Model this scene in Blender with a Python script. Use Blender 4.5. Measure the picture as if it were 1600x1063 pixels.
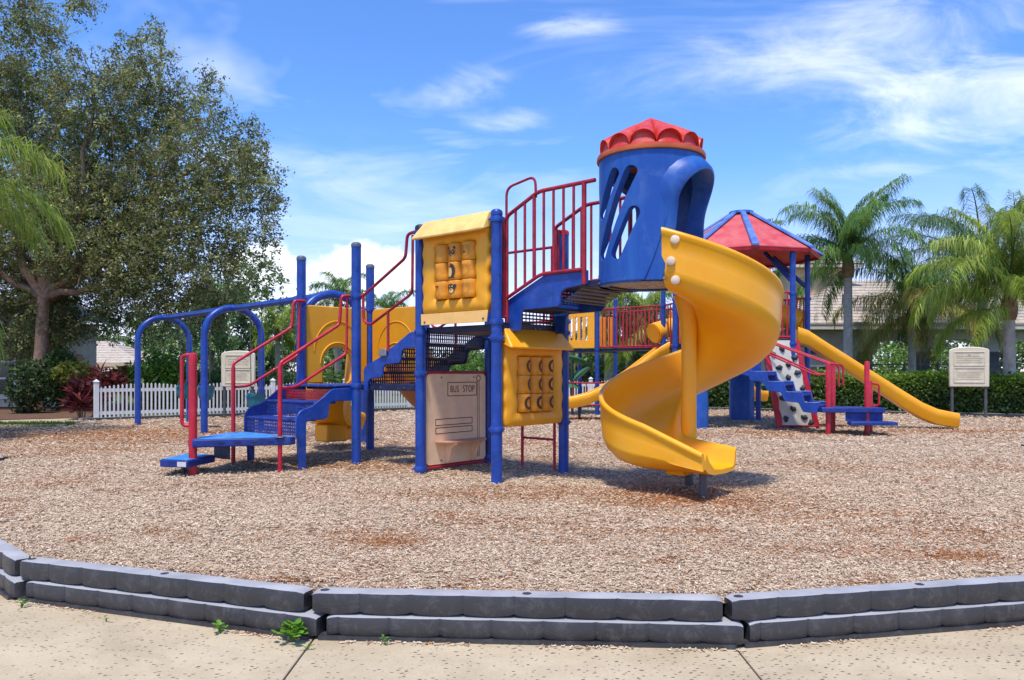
import bpy, math, random
import numpy as np
from mathutils import Vector, Matrix
for o in list(bpy.data.objects):
    bpy.data.objects.remove(o, do_unlink=True)
scene = bpy.context.scene
COL = scene.collection
R = math.radians
sin, cos, pi = math.sin, math.cos, math.pi
random.seed(7)
rng = np.random.default_rng(11)

# ------------------------------------------------------------------ camera
CAMH = 1.25
cam = bpy.data.cameras.new('camera')
cam.sensor_width = 36.0
cam.lens = 36.0 * 1220 / 1600
cam.shift_y = 48.5 / 1600
cam.clip_start = 0.05
cam.clip_end = 3000
camo = bpy.data.objects.new('camera', cam)
COL.objects.link(camo)
camo.location = (0, 0, CAMH)
camo.rotation_euler = (R(90), 0, 0)
scene.camera = camo

# ------------------------------------------------------------------ sun and sky
SUN_EL, SUN_AZ = R(69), R(-166)        # azimuth from +Y, towards +X is positive
sd = Vector((sin(SUN_AZ) * cos(SUN_EL), cos(SUN_AZ) * cos(SUN_EL), sin(SUN_EL)))
sl = bpy.data.lights.new('sun', 'SUN')
sl.energy = 2.35
sl.angle = R(6)
sl.color = (1.0, 0.92, 0.80)
so = bpy.data.objects.new('sun', sl)
COL.objects.link(so)
so.rotation_euler = sd.to_track_quat('Z', 'Y').to_euler()

scene.view_settings.view_transform = 'Standard'
scene.view_settings.look = 'None'
scene.view_settings.exposure = 0.93
scene.view_settings.gamma = 1.0
scene.view_settings.use_curve_mapping = False
scene.cycles.use_denoising = True
scene.cycles.max_bounces = 6
scene.cycles.diffuse_bounces = 3
scene.cycles.glossy_bounces = 2
scene.cycles.caustics_reflective = False
scene.cycles.caustics_refractive = False
scene.cycles.transparent_max_bounces = 12
scene.cycles.sample_clamp_indirect = 4.0

world = bpy.data.worlds.new('World')
scene.world = world
world.use_nodes = True
world.cycles.sampling_method = 'MANUAL'
world.cycles.sample_map_resolution = 256
wn = world.node_tree
wn.nodes.clear()

def N(nt, t, **kw):
    n = nt.nodes.new(t)
    for k, v in kw.items():
        setattr(n, k, v)
    return n

def math_node(nt, op, a, b=None, c=None, clamp=False):
    n = nt.nodes.new('ShaderNodeMath')
    n.operation = op
    n.use_clamp = clamp
    for i, x in enumerate((a, b, c)):
        if x is None:
            continue
        if isinstance(x, (int, float)):
            n.inputs[i].default_value = x
        else:
            nt.links.new(x, n.inputs[i])
    return n.outputs[0]

def make_world():
    nt = wn
    L = nt.links.new
    sky = N(nt, 'ShaderNodeTexSky', sky_type='NISHITA', sun_disc=False)
    sky.sun_elevation = SUN_EL
    sky.sun_rotation = SUN_AZ
    sky.altitude = 0
    sky.air_density = 1.0
    sky.dust_density = 0.35
    sky.ozone_density = 2.6
    tc = N(nt, 'ShaderNodeTexCoord')
    sep = N(nt, 'ShaderNodeSeparateXYZ')
    L(tc.outputs['Generated'], sep.inputs[0])
    X, Y, Z = sep.outputs
    # high thin cloud, all round the sky: noise on the cloud plane
    den = math_node(nt, 'MAXIMUM', math_node(nt, 'ADD', Z, 0.12), 0.05)
    cx = math_node(nt, 'DIVIDE', X, den)
    cy = math_node(nt, 'DIVIDE', Y, den)
    comb = N(nt, 'ShaderNodeCombineXYZ')
    L(math_node(nt, 'MULTIPLY', cx, 0.6), comb.inputs[0]); L(cy, comb.inputs[1])
    n1 = N(nt, 'ShaderNodeTexNoise')
    n1.inputs['Scale'].default_value = 1.6
    n1.inputs['Detail'].default_value = 4
    n1.inputs['Roughness'].default_value = 0.6
    n1.inputs['Distortion'].default_value = 0.8
    L(comb.outputs[0], n1.inputs['Vector'])
    veil = N(nt, 'ShaderNodeMapRange')
    veil.inputs[1].default_value = 0.52; veil.inputs[2].default_value = 0.85
    veil.inputs[3].default_value = 0.0; veil.inputs[4].default_value = 0.5
    L(n1.outputs[0], veil.inputs[0])
    total = veil.outputs[0]
    # single clouds, as directions: (x/y, z/y) centre, half sizes, tilt, strength, softness
    yy = math_node(nt, 'MAXIMUM', Y, 0.05)
    a = math_node(nt, 'DIVIDE', X, yy)
    e = math_node(nt, 'DIVIDE', Z, yy)
    cm = N(nt, 'ShaderNodeCombineXYZ')
    L(a, cm.inputs[0]); L(e, cm.inputs[1])
    nz = N(nt, 'ShaderNodeTexNoise')
    nz.inputs['Scale'].default_value = 9
    nz.inputs['Detail'].default_value = 6
    nz.inputs['Roughness'].default_value = 0.62
    nz.inputs['Distortion'].default_value = 0.6
    st = N(nt, 'ShaderNodeMapping')
    st.inputs['Scale'].default_value = (0.55, 1.5, 1)
    st.inputs['Rotation'].default_value = (0, 0, R(-16))
    L(cm.outputs[0], st.inputs['Vector'])
    L(st.outputs[0], nz.inputs['Vector'])
    nc = N(nt, 'ShaderNodeTexNoise')
    nc.inputs['Scale'].default_value = 22
    nc.inputs['Detail'].default_value = 4
    nc.inputs['Roughness'].default_value = 0.6
    L(cm.outputs[0], nc.inputs['Vector'])
    clouds = [(1340, 75, 430, 115, 9, 0.70, 0), (1520, 165, 330, 110, 13, 0.90, 0), (1380, 264, 130, 16, 4, 0.45, 0),
              (725, 135, 110, 40, 10, 0.72, 0), (792, 190, 85, 26, 6, 0.65, 0), (892, 42, 105, 28, 3, 0.7, 0),
              (600, 300, 340, 95, -8, 0.42, 0), (408, 418, 78, 52, 5, 1.0, 1), (575, 425, 130, 52, 0, 1.0, 1), (480, 472, 170, 40, 0, 0.8, 1)]
    front = math_node(nt, 'GREATER_THAN', Y, 0.06)
    for (px, py, hx, hy, tilt, stn, kind) in clouds:
        ax = math_node(nt, 'SUBTRACT', a, (px - 800) / 1220)
        ey = math_node(nt, 'SUBTRACT', e, (580 - py) / 1220)
        c, s = cos(R(tilt)), sin(R(tilt))
        u = math_node(nt, 'ADD', math_node(nt, 'MULTIPLY', ax, c), math_node(nt, 'MULTIPLY', ey, s))
        v = math_node(nt, 'SUBTRACT', math_node(nt, 'MULTIPLY', ey, c), math_node(nt, 'MULTIPLY', ax, s))
        u = math_node(nt, 'DIVIDE', u, hx / 1220)
        v = math_node(nt, 'DIVIDE', v, hy / 1220)
        d2 = math_node(nt, 'ADD', math_node(nt, 'MULTIPLY', u, u), math_node(nt, 'MULTIPLY', v, v))
        base = math_node(nt, 'SUBTRACT', 1.0, d2)
        mr = N(nt, 'ShaderNodeMapRange')
        mr.interpolation_type = 'SMOOTHSTEP'
        if kind == 0:
            val = math_node(nt, 'ADD', math_node(nt, 'MULTIPLY', base, 0.55), math_node(nt, 'MULTIPLY', math_node(nt, 'SUBTRACT', nz.outputs[0], 0.5), 2.6))
            mr.inputs[1].default_value = -0.05; mr.inputs[2].default_value = 1.35
            keep = math_node(nt, 'MULTIPLY', math_node(nt, 'ADD', base, 0.5), 0.67, clamp=True)
        else:
            val = math_node(nt, 'ADD', base, math_node(nt, 'MULTIPLY', math_node(nt, 'SUBTRACT', nc.outputs[0], 0.5), 2.2))
            mr.inputs[1].default_value = 0.1; mr.inputs[2].default_value = 0.75
            keep = math_node(nt, 'ADD', base, 1.0, clamp=True)
        mr.inputs[3].default_value = 0; mr.inputs[4].default_value = stn
        L(val, mr.inputs[0])
        m = math_node(nt, 'MULTIPLY', math_node(nt, 'MULTIPLY', mr.outputs[0], keep), front)
        total = math_node(nt, 'SUBTRACT', math_node(nt, 'ADD', total, m), math_node(nt, 'MULTIPLY', total, m))
    # grade of the clear sky: deeper blue away from the horizon haze
    sr = N(nt, 'ShaderNodeSeparateColor')
    L(sky.outputs[0], sr.inputs[0])
    ramp = N(nt, 'ShaderNodeValToRGB')
    el = ramp.color_ramp.elements
    K = 1.62
    stops = [(1.0, (.25, .37, .56)), (1.9, (.27, .395, .56)), (2.4, (.39, .43, .57)), (3.2, (.46, .425, .55)), (5.3, (.48, .41, .56)), (6.5, (.38, .42, .67))]
    while len(el) < len(stops): el.new(.5)
    for q, (t_, c_) in enumerate(stops):
        el[q].position = t_ / 8; el[q].color = (c_[0] * K, c_[1] * K, c_[2] * K, 1)
    L(math_node(nt, 'DIVIDE', sr.outputs[0], 8.0), ramp.inputs[0])
    hs = N(nt, 'ShaderNodeMixRGB', blend_type='MULTIPLY')
    hs.inputs[0].default_value = 1
    L(sky.outputs[0], hs.inputs[1]); L(ramp.outputs[0], hs.inputs[2])
    mix = N(nt, 'ShaderNodeMixRGB')
    mix.inputs[2].default_value = (4.6, 4.8, 5.1, 1)
    L(math_node(nt, 'MINIMUM', total, 0.95), mix.inputs[0])
    L(hs.outputs[0], mix.inputs[1])
    bg = N(nt, 'ShaderNodeBackground')
    bg.inputs['Strength'].default_value = 0.15
    L(mix.outputs[0], bg.inputs['Color'])
    out = N(nt, 'ShaderNodeOutputWorld')
    L(bg.outputs[0], out.inputs['Surface'])
make_world()

# ------------------------------------------------------------------ materials
MATS = {}
def mat(name, col, rough=0.5, var=0.12, scale=6.0, bump=0.0, bscale=40.0, spec=0.4, col2=None, trans=0.0, metal=0.0, attr=None, streak=False, fac=(0.35, 0.65), wear=0.0, wcol=(.32, .29, .25), wscale=11.0):
    if name in MATS:
        return MATS[name]
    m = bpy.data.materials.new(name)
    m.use_nodes = True
    nt = m.node_tree
    L = nt.links.new
    b = nt.nodes['Principled BSDF']
    b.inputs['Roughness'].default_value = rough
    b.inputs['Specular IOR Level'].default_value = spec
    b.inputs['Metallic'].default_value = metal
    tc = N(nt, 'ShaderNodeTexCoord')
    n = N(nt, 'ShaderNodeTexNoise')
    n.inputs['Scale'].default_value = scale
    n.inputs['Detail'].default_value = 6
    n.inputs['Roughness'].default_value = 0.6
    if streak:
        mp = N(nt, 'ShaderNodeMapping')
        mp.inputs['Scale'].default_value = (1, 1, 0.12)
        L(tc.outputs['Object'], mp.inputs['Vector']); L(mp.outputs[0], n.inputs['Vector'])
    else:
        L(tc.outputs['Object'], n.inputs['Vector'])
    mr = N(nt, 'ShaderNodeMapRange')
    mr.inputs[1].default_value, mr.inputs[2].default_value = fac
    L(n.outputs[0], mr.inputs[0])
    mx = N(nt, 'ShaderNodeMixRGB')
    c2 = col2 if col2 else tuple(min(1, c * (1 + var * 1.5) + var * 0.02) for c in col)
    c1 = col if col2 else tuple(c * (1 - var) for c in col)
    mx.inputs[1].default_value = (*c1, 1)
    mx.inputs[2].default_value = (*c2, 1)
    L(mr.outputs[0], mx.inputs[0])
    colout = mx.outputs[0]
    if wear > 0:
        nw = N(nt, 'ShaderNodeTexNoise')
        nw.inputs['Scale'].default_value = wscale
        nw.inputs['Detail'].default_value = 9
        nw.inputs['Roughness'].default_value = 0.72
        nw.inputs['Distortion'].default_value = 0.5
        L(tc.outputs['Object'], nw.inputs['Vector'])
        rw = N(nt, 'ShaderNodeMapRange')
        rw.inputs[1].default_value, rw.inputs[2].default_value = 0.50, 0.74
        rw.inputs[3].default_value, rw.inputs[4].default_value = 0.0, wear
        L(nw.outputs[0], rw.inputs[0])
        mw = N(nt, 'ShaderNodeMixRGB')
        mw.inputs[2].default_value = (*wcol, 1)
        L(rw.outputs[0], mw.inputs[0]); L(colout, mw.inputs[1])
        colout = mw.outputs[0]
    if attr:
        at_ = N(nt, 'ShaderNodeAttribute', attribute_name=attr)
        mm = N(nt, 'ShaderNodeMixRGB', blend_type='MULTIPLY')
        mm.inputs[0].default_value = 1
        L(colout, mm.inputs[1]); L(at_.outputs['Color'], mm.inputs[2])
        colout = mm.outputs[0]
    L(colout, b.inputs['Base Color'])
    rr = N(nt, 'ShaderNodeMapRange')
    rr.inputs[3].default_value = max(0.05, rough - 0.08); rr.inputs[4].default_value = min(1, rough + 0.1)
    L(n.outputs[0], rr.inputs[0]); L(rr.outputs[0], b.inputs['Roughness'])
    if bump > 0:
        nb = N(nt, 'ShaderNodeTexNoise')
        nb.inputs['Scale'].default_value = bscale
        nb.inputs['Detail'].default_value = 5
        L(tc.outputs['Object'], nb.inputs['Vector'])
        bp = N(nt, 'ShaderNodeBump')
        bp.inputs['Strength'].default_value = bump
        bp.inputs['Distance'].default_value = 0.02
        L(nb.outputs[0], bp.inputs['Height']); L(bp.outputs[0], b.inputs['Normal'])
    if trans > 0:
        t = N(nt, 'ShaderNodeBsdfTranslucent')
        L(colout, t.inputs['Color'])
        ms = N(nt, 'ShaderNodeMixShader')
        ms.inputs[0].default_value = trans
        out = nt.nodes['Material Output']
        L(b.outputs[0], ms.inputs[1]); L(t.outputs[0], ms.inputs[2]); L(ms.outputs[0], out.inputs['Surface'])
    MATS[name] = m
    return m

BLUE = mat('blue_paint', (0.009, 0.055, 0.31), 0.33, 0.16, 5, 0.05, 60, wear=0.22, wcol=(0.2, 0.24, 0.36), wscale=9)
BLUEP = mat('blue_plastic', (0.010, 0.075, 0.36), 0.42, scale=5, bump=0.05, bscale=50, col2=(0.03, 0.15, 0.46), streak=True, fac=(0.42, 0.8), wear=0.4, wcol=(0.12, 0.22, 0.46), wscale=4)
SKYB = mat('worn_sunlit_blue', (0.04, 0.22, 0.58), 0.5, 0.2, 7, 0.15, 120, wear=0.5, wcol=(0.35, 0.42, 0.5), wscale=9)  # paler blue: sunlight on the step tops put into colour, plus wear
NAVY = mat('navy_coating', (0.010, 0.014, 0.05), 0.5, 0.25, 8, 0.1, 90, wear=0.25, wcol=(0.12, 0.11, 0.1))
STEPB = mat('step_blue_coating', (0.008, 0.03, 0.20), 0.5, 0.2, 8, 0.1, 90, wear=0.3, wcol=(0.12, 0.16, 0.28), wscale=9)
RED = mat('red_paint', (0.46, 0.012, 0.030), 0.33, 0.15, 6, 0.05, 60, wear=0.22, wcol=(0.5, 0.18, 0.16))
DRED = mat('weathered_red_paint', (0.34, 0.014, 0.028), 0.42, 0.2, 6, 0.05, 60, wear=0.3, wcol=(0.4, 0.16, 0.14))
YEL = mat('yellow_plastic', (0.89, 0.372, 0.007), 0.34, scale=2.2, bump=0.03, bscale=30, col2=(0.90, 0.42, 0.016), wear=0.26, wcol=(0.74, 0.46, 0.14), wscale=3.5)
YELP = mat('yellow_panel_plastic', (0.89, 0.37, 0.008), 0.42, scale=5, bump=0.05, bscale=45, col2=(0.89, 0.42, 0.022), wear=0.3, wcol=(0.55, 0.34, 0.1), wscale=6)
LYEL = mat('pale_yellow_plastic', (0.82, 0.52, 0.16), 0.5, 0.1, 6)  # highlight on the animal panel's eave put into colour; also pale prints
ROLL = mat('orange_roller_plastic', (0.72, 0.28, 0.015), 0.45, 0.12, 9)
ORANGE = mat('orange_plastic', (0.80, 0.25, 0.012), 0.4, 0.08, 4)
TAN = mat('tan_panel', (0.87, 0.61, 0.38), 0.5, 0.06, 5, 0.03, 80, wear=0.2, wcol=(0.45, 0.36, 0.27), wscale=7)
TANL = mat('tan_strip', (0.78, 0.46, 0.14), 0.5, 0.06, 5)
DOMER = mat('red_dome_plastic', (0.60, 0.030, 0.018), 0.42, scale=5, col2=(0.62, 0.10, 0.07), fac=(0.4, 0.75), wear=0.5, wcol=(0.6, 0.3, 0.24), wscale=6)
ROOFR = mat('faded_red_canvas', (0.55, 0.06, 0.065), 0.5, scale=4, col2=(0.60, 0.14, 0.13))
GROOVE = mat('dark_groove', (0.13, 0.045, 0.02), 0.7)
BLACK = mat('black_plastic', (0.02, 0.02, 0.022), 0.5)
INK = mat('printed_ink', (0.06, 0.03, 0.02), 0.6)
INK2 = mat('faded_print', (0.45, 0.25, 0.04), 0.6)
STEEL = mat('galvanised_steel', (0.32, 0.33, 0.34), 0.35, 0.15, 20, metal=0.8)
GREYM = mat('dark_grey_steel', (0.07, 0.075, 0.085), 0.45)
WHITE = mat('white_vinyl', (0.66, 0.66, 0.64), 0.4, 0.05, 6, wear=0.3, wcol=(0.45, 0.44, 0.38), wscale=5)
CREAM = mat('cream_plastic', (0.66, 0.60, 0.44), 0.5, 0.06, 6, wear=0.3, wcol=(0.42, 0.38, 0.28), wscale=6)
CREAMD = mat('cream_print', (0.36, 0.31, 0.21), 0.6)
GREEN = mat('green_plastic', (0.03, 0.16, 0.07), 0.4)
TEAL = mat('teal_plastic', (0.02, 0.16, 0.22), 0.45)
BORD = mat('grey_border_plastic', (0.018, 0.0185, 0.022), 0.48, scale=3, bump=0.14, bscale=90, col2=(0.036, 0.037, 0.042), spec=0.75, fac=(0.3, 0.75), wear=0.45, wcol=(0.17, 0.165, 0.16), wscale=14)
BOLT = mat('pale_bolt_cap', (0.72, 0.58, 0.42), 0.5)

# ------------------------------------------------------------------ mesh helpers
class MB:
    def __init__(s):
        s.v = []; s.f = []; s.m = []
    def add(s, vs, fs, mi=0):
        b = len(s.v)
        s.v.extend([tuple(x) for x in vs])
        for f in fs:
            s.f.append(tuple(i + b for i in f)); s.m.append(mi)
        return s
    def box(s, x0, x1, y0, y1, z0, z1, mi=0, M=None):
        vs = [Vector((x, y, z)) for z in (z0, z1) for (x, y) in ((x0, y0), (x1, y0), (x1, y1), (x0, y1))]
        if M is not None:
            vs = [M @ v for v in vs]
        return s.add(vs, [(3, 2, 1, 0), (4, 5, 6, 7), (0, 1, 5, 4), (1, 2, 6, 5), (2, 3, 7, 6), (3, 0, 4, 7)], mi)
    def tube(s, pts, r, n=10, closed=False, mi=0):
        pts = [Vector(p) for p in pts]
        k = len(pts)
        rs = r if isinstance(r, (list, tuple)) else [r] * k
        tang = []
        for i in range(k):
            if closed:
                t = pts[(i + 1) % k] - pts[i - 1]
            else:
                t = pts[min(i + 1, k - 1)] - pts[max(i - 1, 0)]
            tang.append(t.normalized())
        up = Vector((0, 0, 1)) if abs(tang[0].z) < 0.9 else Vector((1, 0, 0))
        nx = tang[0].cross(up).normalized()
        vs = []
        for i in range(k):
            if i:
                q = tang[i - 1].rotation_difference(tang[i])
                nx = (q @ nx)
                nx = (nx - tang[i] * nx.dot(tang[i])).normalized()
            ny = tang[i].cross(nx)
            for j in range(n):
                a = 2 * pi * j / n
                vs.append(pts[i] + (nx * cos(a) + ny * sin(a)) * rs[i])
        fs = []
        for i in range(k if closed else k - 1):
            for j in range(n):
                a, b2 = i * n + j, i * n + (j + 1) % n
                c, d = ((i + 1) % k) * n + (j + 1) % n, ((i + 1) % k) * n + j
                fs.append((a, b2, c, d))
        if not closed:
            fs.append(tuple(range(n - 1, -1, -1)))
            fs.append(tuple((k - 1) * n + j for j in range(n)))
        return s.add(vs, fs, mi)
    def lathe(s, prof, n=24, c=(0, 0), mi=0, a0=0.0, a1=2 * pi):
        full = abs(a1 - a0 - 2 * pi) < 1e-6
        m = n if full else n + 1
        vs = []
        for (r, z) in prof:
            for j in range(m):
                a = a0 + (a1 - a0) * j / n
                vs.append((c[0] + r * cos(a), c[1] + r * sin(a), z))
        fs = []
        for i in range(len(prof) - 1):
            for j in range(n):
                j2 = (j + 1) % m
                fs.append((i * m + j, i * m + j2, (i + 1) * m + j2, (i + 1) * m + j))
        if full:
            if prof[0][0] > 1e-5:
                fs.append(tuple(range(m - 1, -1, -1)))
            if prof[-1][0] > 1e-5:
                fs.append(tuple((len(prof) - 1) * m + j for j in range(m)))
        return s.add(vs, fs, mi)
    def prism(s, poly, ext, mi=0):
        poly = [Vector(p) for p in poly]
        ext = Vector(ext)
        n = len(poly)
        nrm = Vector((0, 0, 0))
        for i in range(n):
            nrm += poly[i].cross(poly[(i + 1) % n])
        if nrm.dot(ext) < 0:
            poly = poly[::-1]
        vs = poly + [p + ext for p in poly]
        fs = [tuple(range(n - 1, -1, -1)), tuple(range(n, 2 * n))]
        for i in range(n):
            j = (i + 1) % n
            fs.append((i, j, n + j, n + i))
        return s.add(vs, fs, mi)
    def loft(s, rings, closed=True, caps=True, mi=0, wrap=False):
        n = len(rings[0])
        vs = [p for r_ in rings for p in r_]
        fs = []
        k = len(rings)
        for i in range(k if wrap else k - 1):
            i2 = (i + 1) % k
            for j in range(n if closed else n - 1):
                j2 = (j + 1) % n
                fs.append((i * n + j, i * n + j2, i2 * n + j2, i2 * n + j))
        if caps and closed and not wrap:
            fs.append(tuple(range(n - 1, -1, -1)))
            fs.append(tuple((k - 1) * n + j for j in range(n)))
        return s.add(vs, fs, mi)
    def build(s, name, mats, parent=None, bevel=0.0, smooth=38, solid=0.0, seg=2, recalc=True, sub=0):
        me = bpy.data.meshes.new(name)
        me.from_pydata([tuple(v) for v in s.v], [], s.f)
        if not isinstance(mats, (list, tuple)):
            mats = [mats]
        for m in mats:
            me.materials.append(m)
        if len(mats) > 1:
            me.polygons.foreach_set('material_index', s.m)
        if recalc:
            import bmesh
            bm = bmesh.new(); bm.from_mesh(me)
            bmesh.ops.recalc_face_normals(bm, faces=bm.faces)
            bm.to_mesh(me); bm.free()
        if smooth:
            me.polygons.foreach_set('use_smooth', [True] * len(me.polygons))
            me.set_sharp_from_angle(angle=R(smooth))
        o = bpy.data.objects.new(name, me)
        COL.objects.link(o)
        if parent is not None:
            o.parent = parent
        if solid:
            md = o.modifiers.new('solid', 'SOLIDIFY'); md.thickness = solid; md.offset = 0
        if bevel:
            md = o.modifiers.new('bevel', 'BEVEL'); md.width = bevel; md.segments = seg; md.limit_method = 'ANGLE'; md.angle_limit = R(40)
            md.harden_normals = False
        if sub:
            md = o.modifiers.new('sub', 'SUBSURF'); md.levels = sub; md.render_levels = sub
        return o

def tag(o, label=None, cat=None, group=None, kind=None):
    if label: o['label'] = label
    if cat: o['category'] = cat
    if group: o['group'] = group
    if kind: o['kind'] = kind
    return o

def empty(name, loc=(0, 0, 0), rz=0.0, label=None, cat=None, group=None):
    o = bpy.data.objects.new(name, None)
    o.empty_display_size = 0.2
    COL.objects.link(o)
    o.location = loc
    o.rotation_euler = (0, 0, rz)
    return tag(o, label, cat, group)

def copy_tree(o, parent=None):
    c = o.copy()
    COL.objects.link(c)
    c.parent = parent
    for ch in list(o.children):
        copy_tree(ch, c)
    return c

def share(o, name, parent, loc=(0, 0, 0), rot=(0, 0, 0), scale=(1, 1, 1)):
    c = bpy.data.objects.new(name, o.data if hasattr(o, 'data') else o)
    COL.objects.link(c)
    c.parent = parent
    c.location = loc; c.rotation_euler = rot; c.scale = scale
    if hasattr(o, 'modifiers'):
        for md in o.modifiers:
            m2 = c.modifiers.new(md.name, md.type)
            for p in ('width', 'segments', 'limit_method', 'angle_limit', 'thickness', 'offset', 'levels', 'render_levels'):
                if hasattr(md, p):
                    setattr(m2, p, getattr(md, p))
    return c

def fillet(pts, r, n=5, closed=False):
    pts = [Vector(p) for p in pts]
    out = []
    k = len(pts)
    for i in range(k):
        if not closed and i in (0, k - 1):
            out.append(pts[i]); continue
        p, a, b = pts[i], pts[i - 1], pts[(i + 1) % k]
        da, db = a - p, b - p
        rr = min(r, da.length * 0.48, db.length * 0.48)
        p0, p1 = p + da.normalized() * rr, p + db.normalized() * rr
        for j in range(n + 1):
            t = j / n
            out.append(p0 * (1 - t) ** 2 + p * 2 * t * (1 - t) + p1 * t * t)
    return out

def apply_mods(o):
    dg = bpy.context.evaluated_depsgraph_get()
    me = bpy.data.meshes.new_from_object(o.evaluated_get(dg))
    o.modifiers.clear()
    o.data = me
    return o

def boolean(o, cutters):
    for c in cutters:
        md = o.modifiers.new('b', 'BOOLEAN'); md.operation = 'DIFFERENCE'; md.object = c; md.solver = 'EXACT'
    bpy.context.view_layer.update()
    apply_mods(o)
    for c in cutters:
        bpy.data.objects.remove(c, do_unlink=True)
    return o

def perf(mb, o, ex, ey, nx, ny, fx=0.5, fy=0.62, mi=0, keep=None):
    """a sheet of nx by ny cells, each with a six-sided hole"""
    o, ex, ey = Vector(o), Vector(ex) / nx, Vector(ey) / ny
    for i in range(nx):
        for j in range(ny):
            if keep and not keep((i + .5) / nx, (j + .5) / ny):
                continue
            p = o + ex * i + ey * j
            c = p + ex * .5 + ey * .5
            out = [p, p + ex, p + ex + ey, p + ey]
            inn = [c - ex * fx * .5 - ey * fy * .3, c + ex * fx * .5 - ey * fy * .3, c + ex * fx * .5 + ey * fy * .3, c - ex * fx * .5 + ey * fy * .3]
            mb.add(out + inn, [(0, 1, 5, 4), (1, 2, 6, 5), (2, 3, 7, 6), (3, 0, 4, 7)], mi)

def text_mesh(name, s, size, mtl, parent, loc, rot, extrude=0.002):
    cu = bpy.data.curves.new(name, 'FONT')
    cu.body = s; cu.size = size; cu.extrude = extrude; cu.space_character = 1.1
    cu.align_x = 'CENTER'; cu.align_y = 'CENTER'
    t = bpy.data.objects.new(name, cu)
    COL.objects.link(t)
    dg = bpy.context.evaluated_depsgraph_get()
    me = bpy.data.meshes.new_from_object(t.evaluated_get(dg))
    bpy.data.objects.remove(t, do_unlink=True)
    me.materials.clear(); me.materials.append(mtl)
    o = bpy.data.objects.new(name, me)
    COL.objects.link(o)
    o.parent = parent; o.location = loc; o.rotation_euler = rot
    return o

def chute(mb, path, w, hs, t=0.035, mi=0, caps=True):
    path = [Vector(p) for p in path]
    k = len(path)
    rings = []
    for i, p in enumerate(path):
        d = path[min(i + 1, k - 1)] - path[max(i - 1, 0)]
        hd = Vector((d.x, d.y, 0)).normalized()
        sd_ = Vector((-hd.y, hd.x, 0))
        h = hs[i] if isinstance(hs, (list, tuple)) else hs
        a = w / 2
        prof = [(-a - t * .6, h + .012), (-a, h), (-a + .01, h * .55), (-a + .05, .07), (-a + .13, .012), (0, 0), (a - .13, .012), (a - .05, .07), (a - .01, h * .55), (a, h),
                (a + t * .6, h + .012), (a + t * 1.3, h - .02), (a + t, h * .5), (a - .02, -.03), (a - .12, -.05), (-a + .12, -.05), (-a + .02, -.03), (-a - t, h * .5), (-a - t * 1.3, h - .02)]
        rings.append([p + sd_ * s_ + Vector((0, 0, z)) for s_, z in prof])
    mb.loft(rings, True, caps, mi)

def X_at(px, Y):
    return (px - 800) / 1220 * Y

# ------------------------------------------------------------------ ground
_lat = np.random.default_rng(5).random((256, 256))
def vnoise(x, y):
    x = np.asarray(x, float); y = np.asarray(y, float)
    xi = np.floor(x).astype(int); yi = np.floor(y).astype(int)
    fx = x - xi; fy = y - yi
    fx = fx * fx * (3 - 2 * fx); fy = fy * fy * (3 - 2 * fy)
    g = lambda i, j: _lat[i % 256, j % 256]
    return (g(xi, yi) * (1 - fx) + g(xi + 1, yi) * fx) * (1 - fy) + (g(xi, yi + 1) * (1 - fx) + g(xi + 1, yi + 1) * fx) * fy
def fbm(x, y, o=4):
    s = 0; a = .5
    for k in range(o):
        s = s + a * vnoise(x * 2 ** k + 17.3 * k, y * 2 ** k + 9.1 * k); a *= .5
    return s / (1 - .5 ** o)

def mulch_h(x, y):
    x = np.asarray(x, float); y = np.asarray(y, float)
    h = 0.07 * (fbm(x * .45, y * .45) - .5) + 0.045 * (fbm(x * 2.1 + 40, y * 2.1) - .5)
    h = h * np.clip((y - 4.0) / 2.5, .25, 1)
    h += 0.05 * np.exp(-(((x + 2.4) / 2.0) ** 2 + ((y - 10.7) / 1.5) ** 2))
    h -= 0.08 * np.exp(-(((x - 2.5) / .55) ** 2 + ((y - 7.1) / .45) ** 2))
    h += 0.03 * np.exp(-(((x - 1.6) / .8) ** 2 + ((y - 7.9) / .4) ** 2))
    return h - .005

FRONT = [(-7.25, 11.4), (-7.15, 10.9), (-6.4, 9.0), (-4.75, 6.68), (-3.16, 5.15), (-1.11, 4.42), (1.145, 4.275), (3.36, 4.75), (5.2, 6.05), (7.2, 9.2), (8.55, 12.4), (8.7, 13.0)]
BACK = [(-15.5, 17.5), (-10.1, 17.9), (-10.75, 19.35), (-3.2, 25.2), (2.8, 27.0), (6.3, 25.3), (15.4, 20.45)]

def in_poly(x, y, poly):
    ins = np.zeros(len(x), bool)
    n = len(poly)
    for i in range(n):
        x0, y0 = poly[i]; x1, y1 = poly[(i + 1) % n]
        if y0 == y1:
            continue
        c = ((y0 > y) != (y1 > y)) & (x < (x1 - x0) * (y - y0) / (y1 - y0) + x0)
        ins ^= c
    return ins
BED = FRONT[:] + [(13, 13.2), (17, 16)] + BACK[::-1] + [(-18, 14), (-14, 11.8)]

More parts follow.
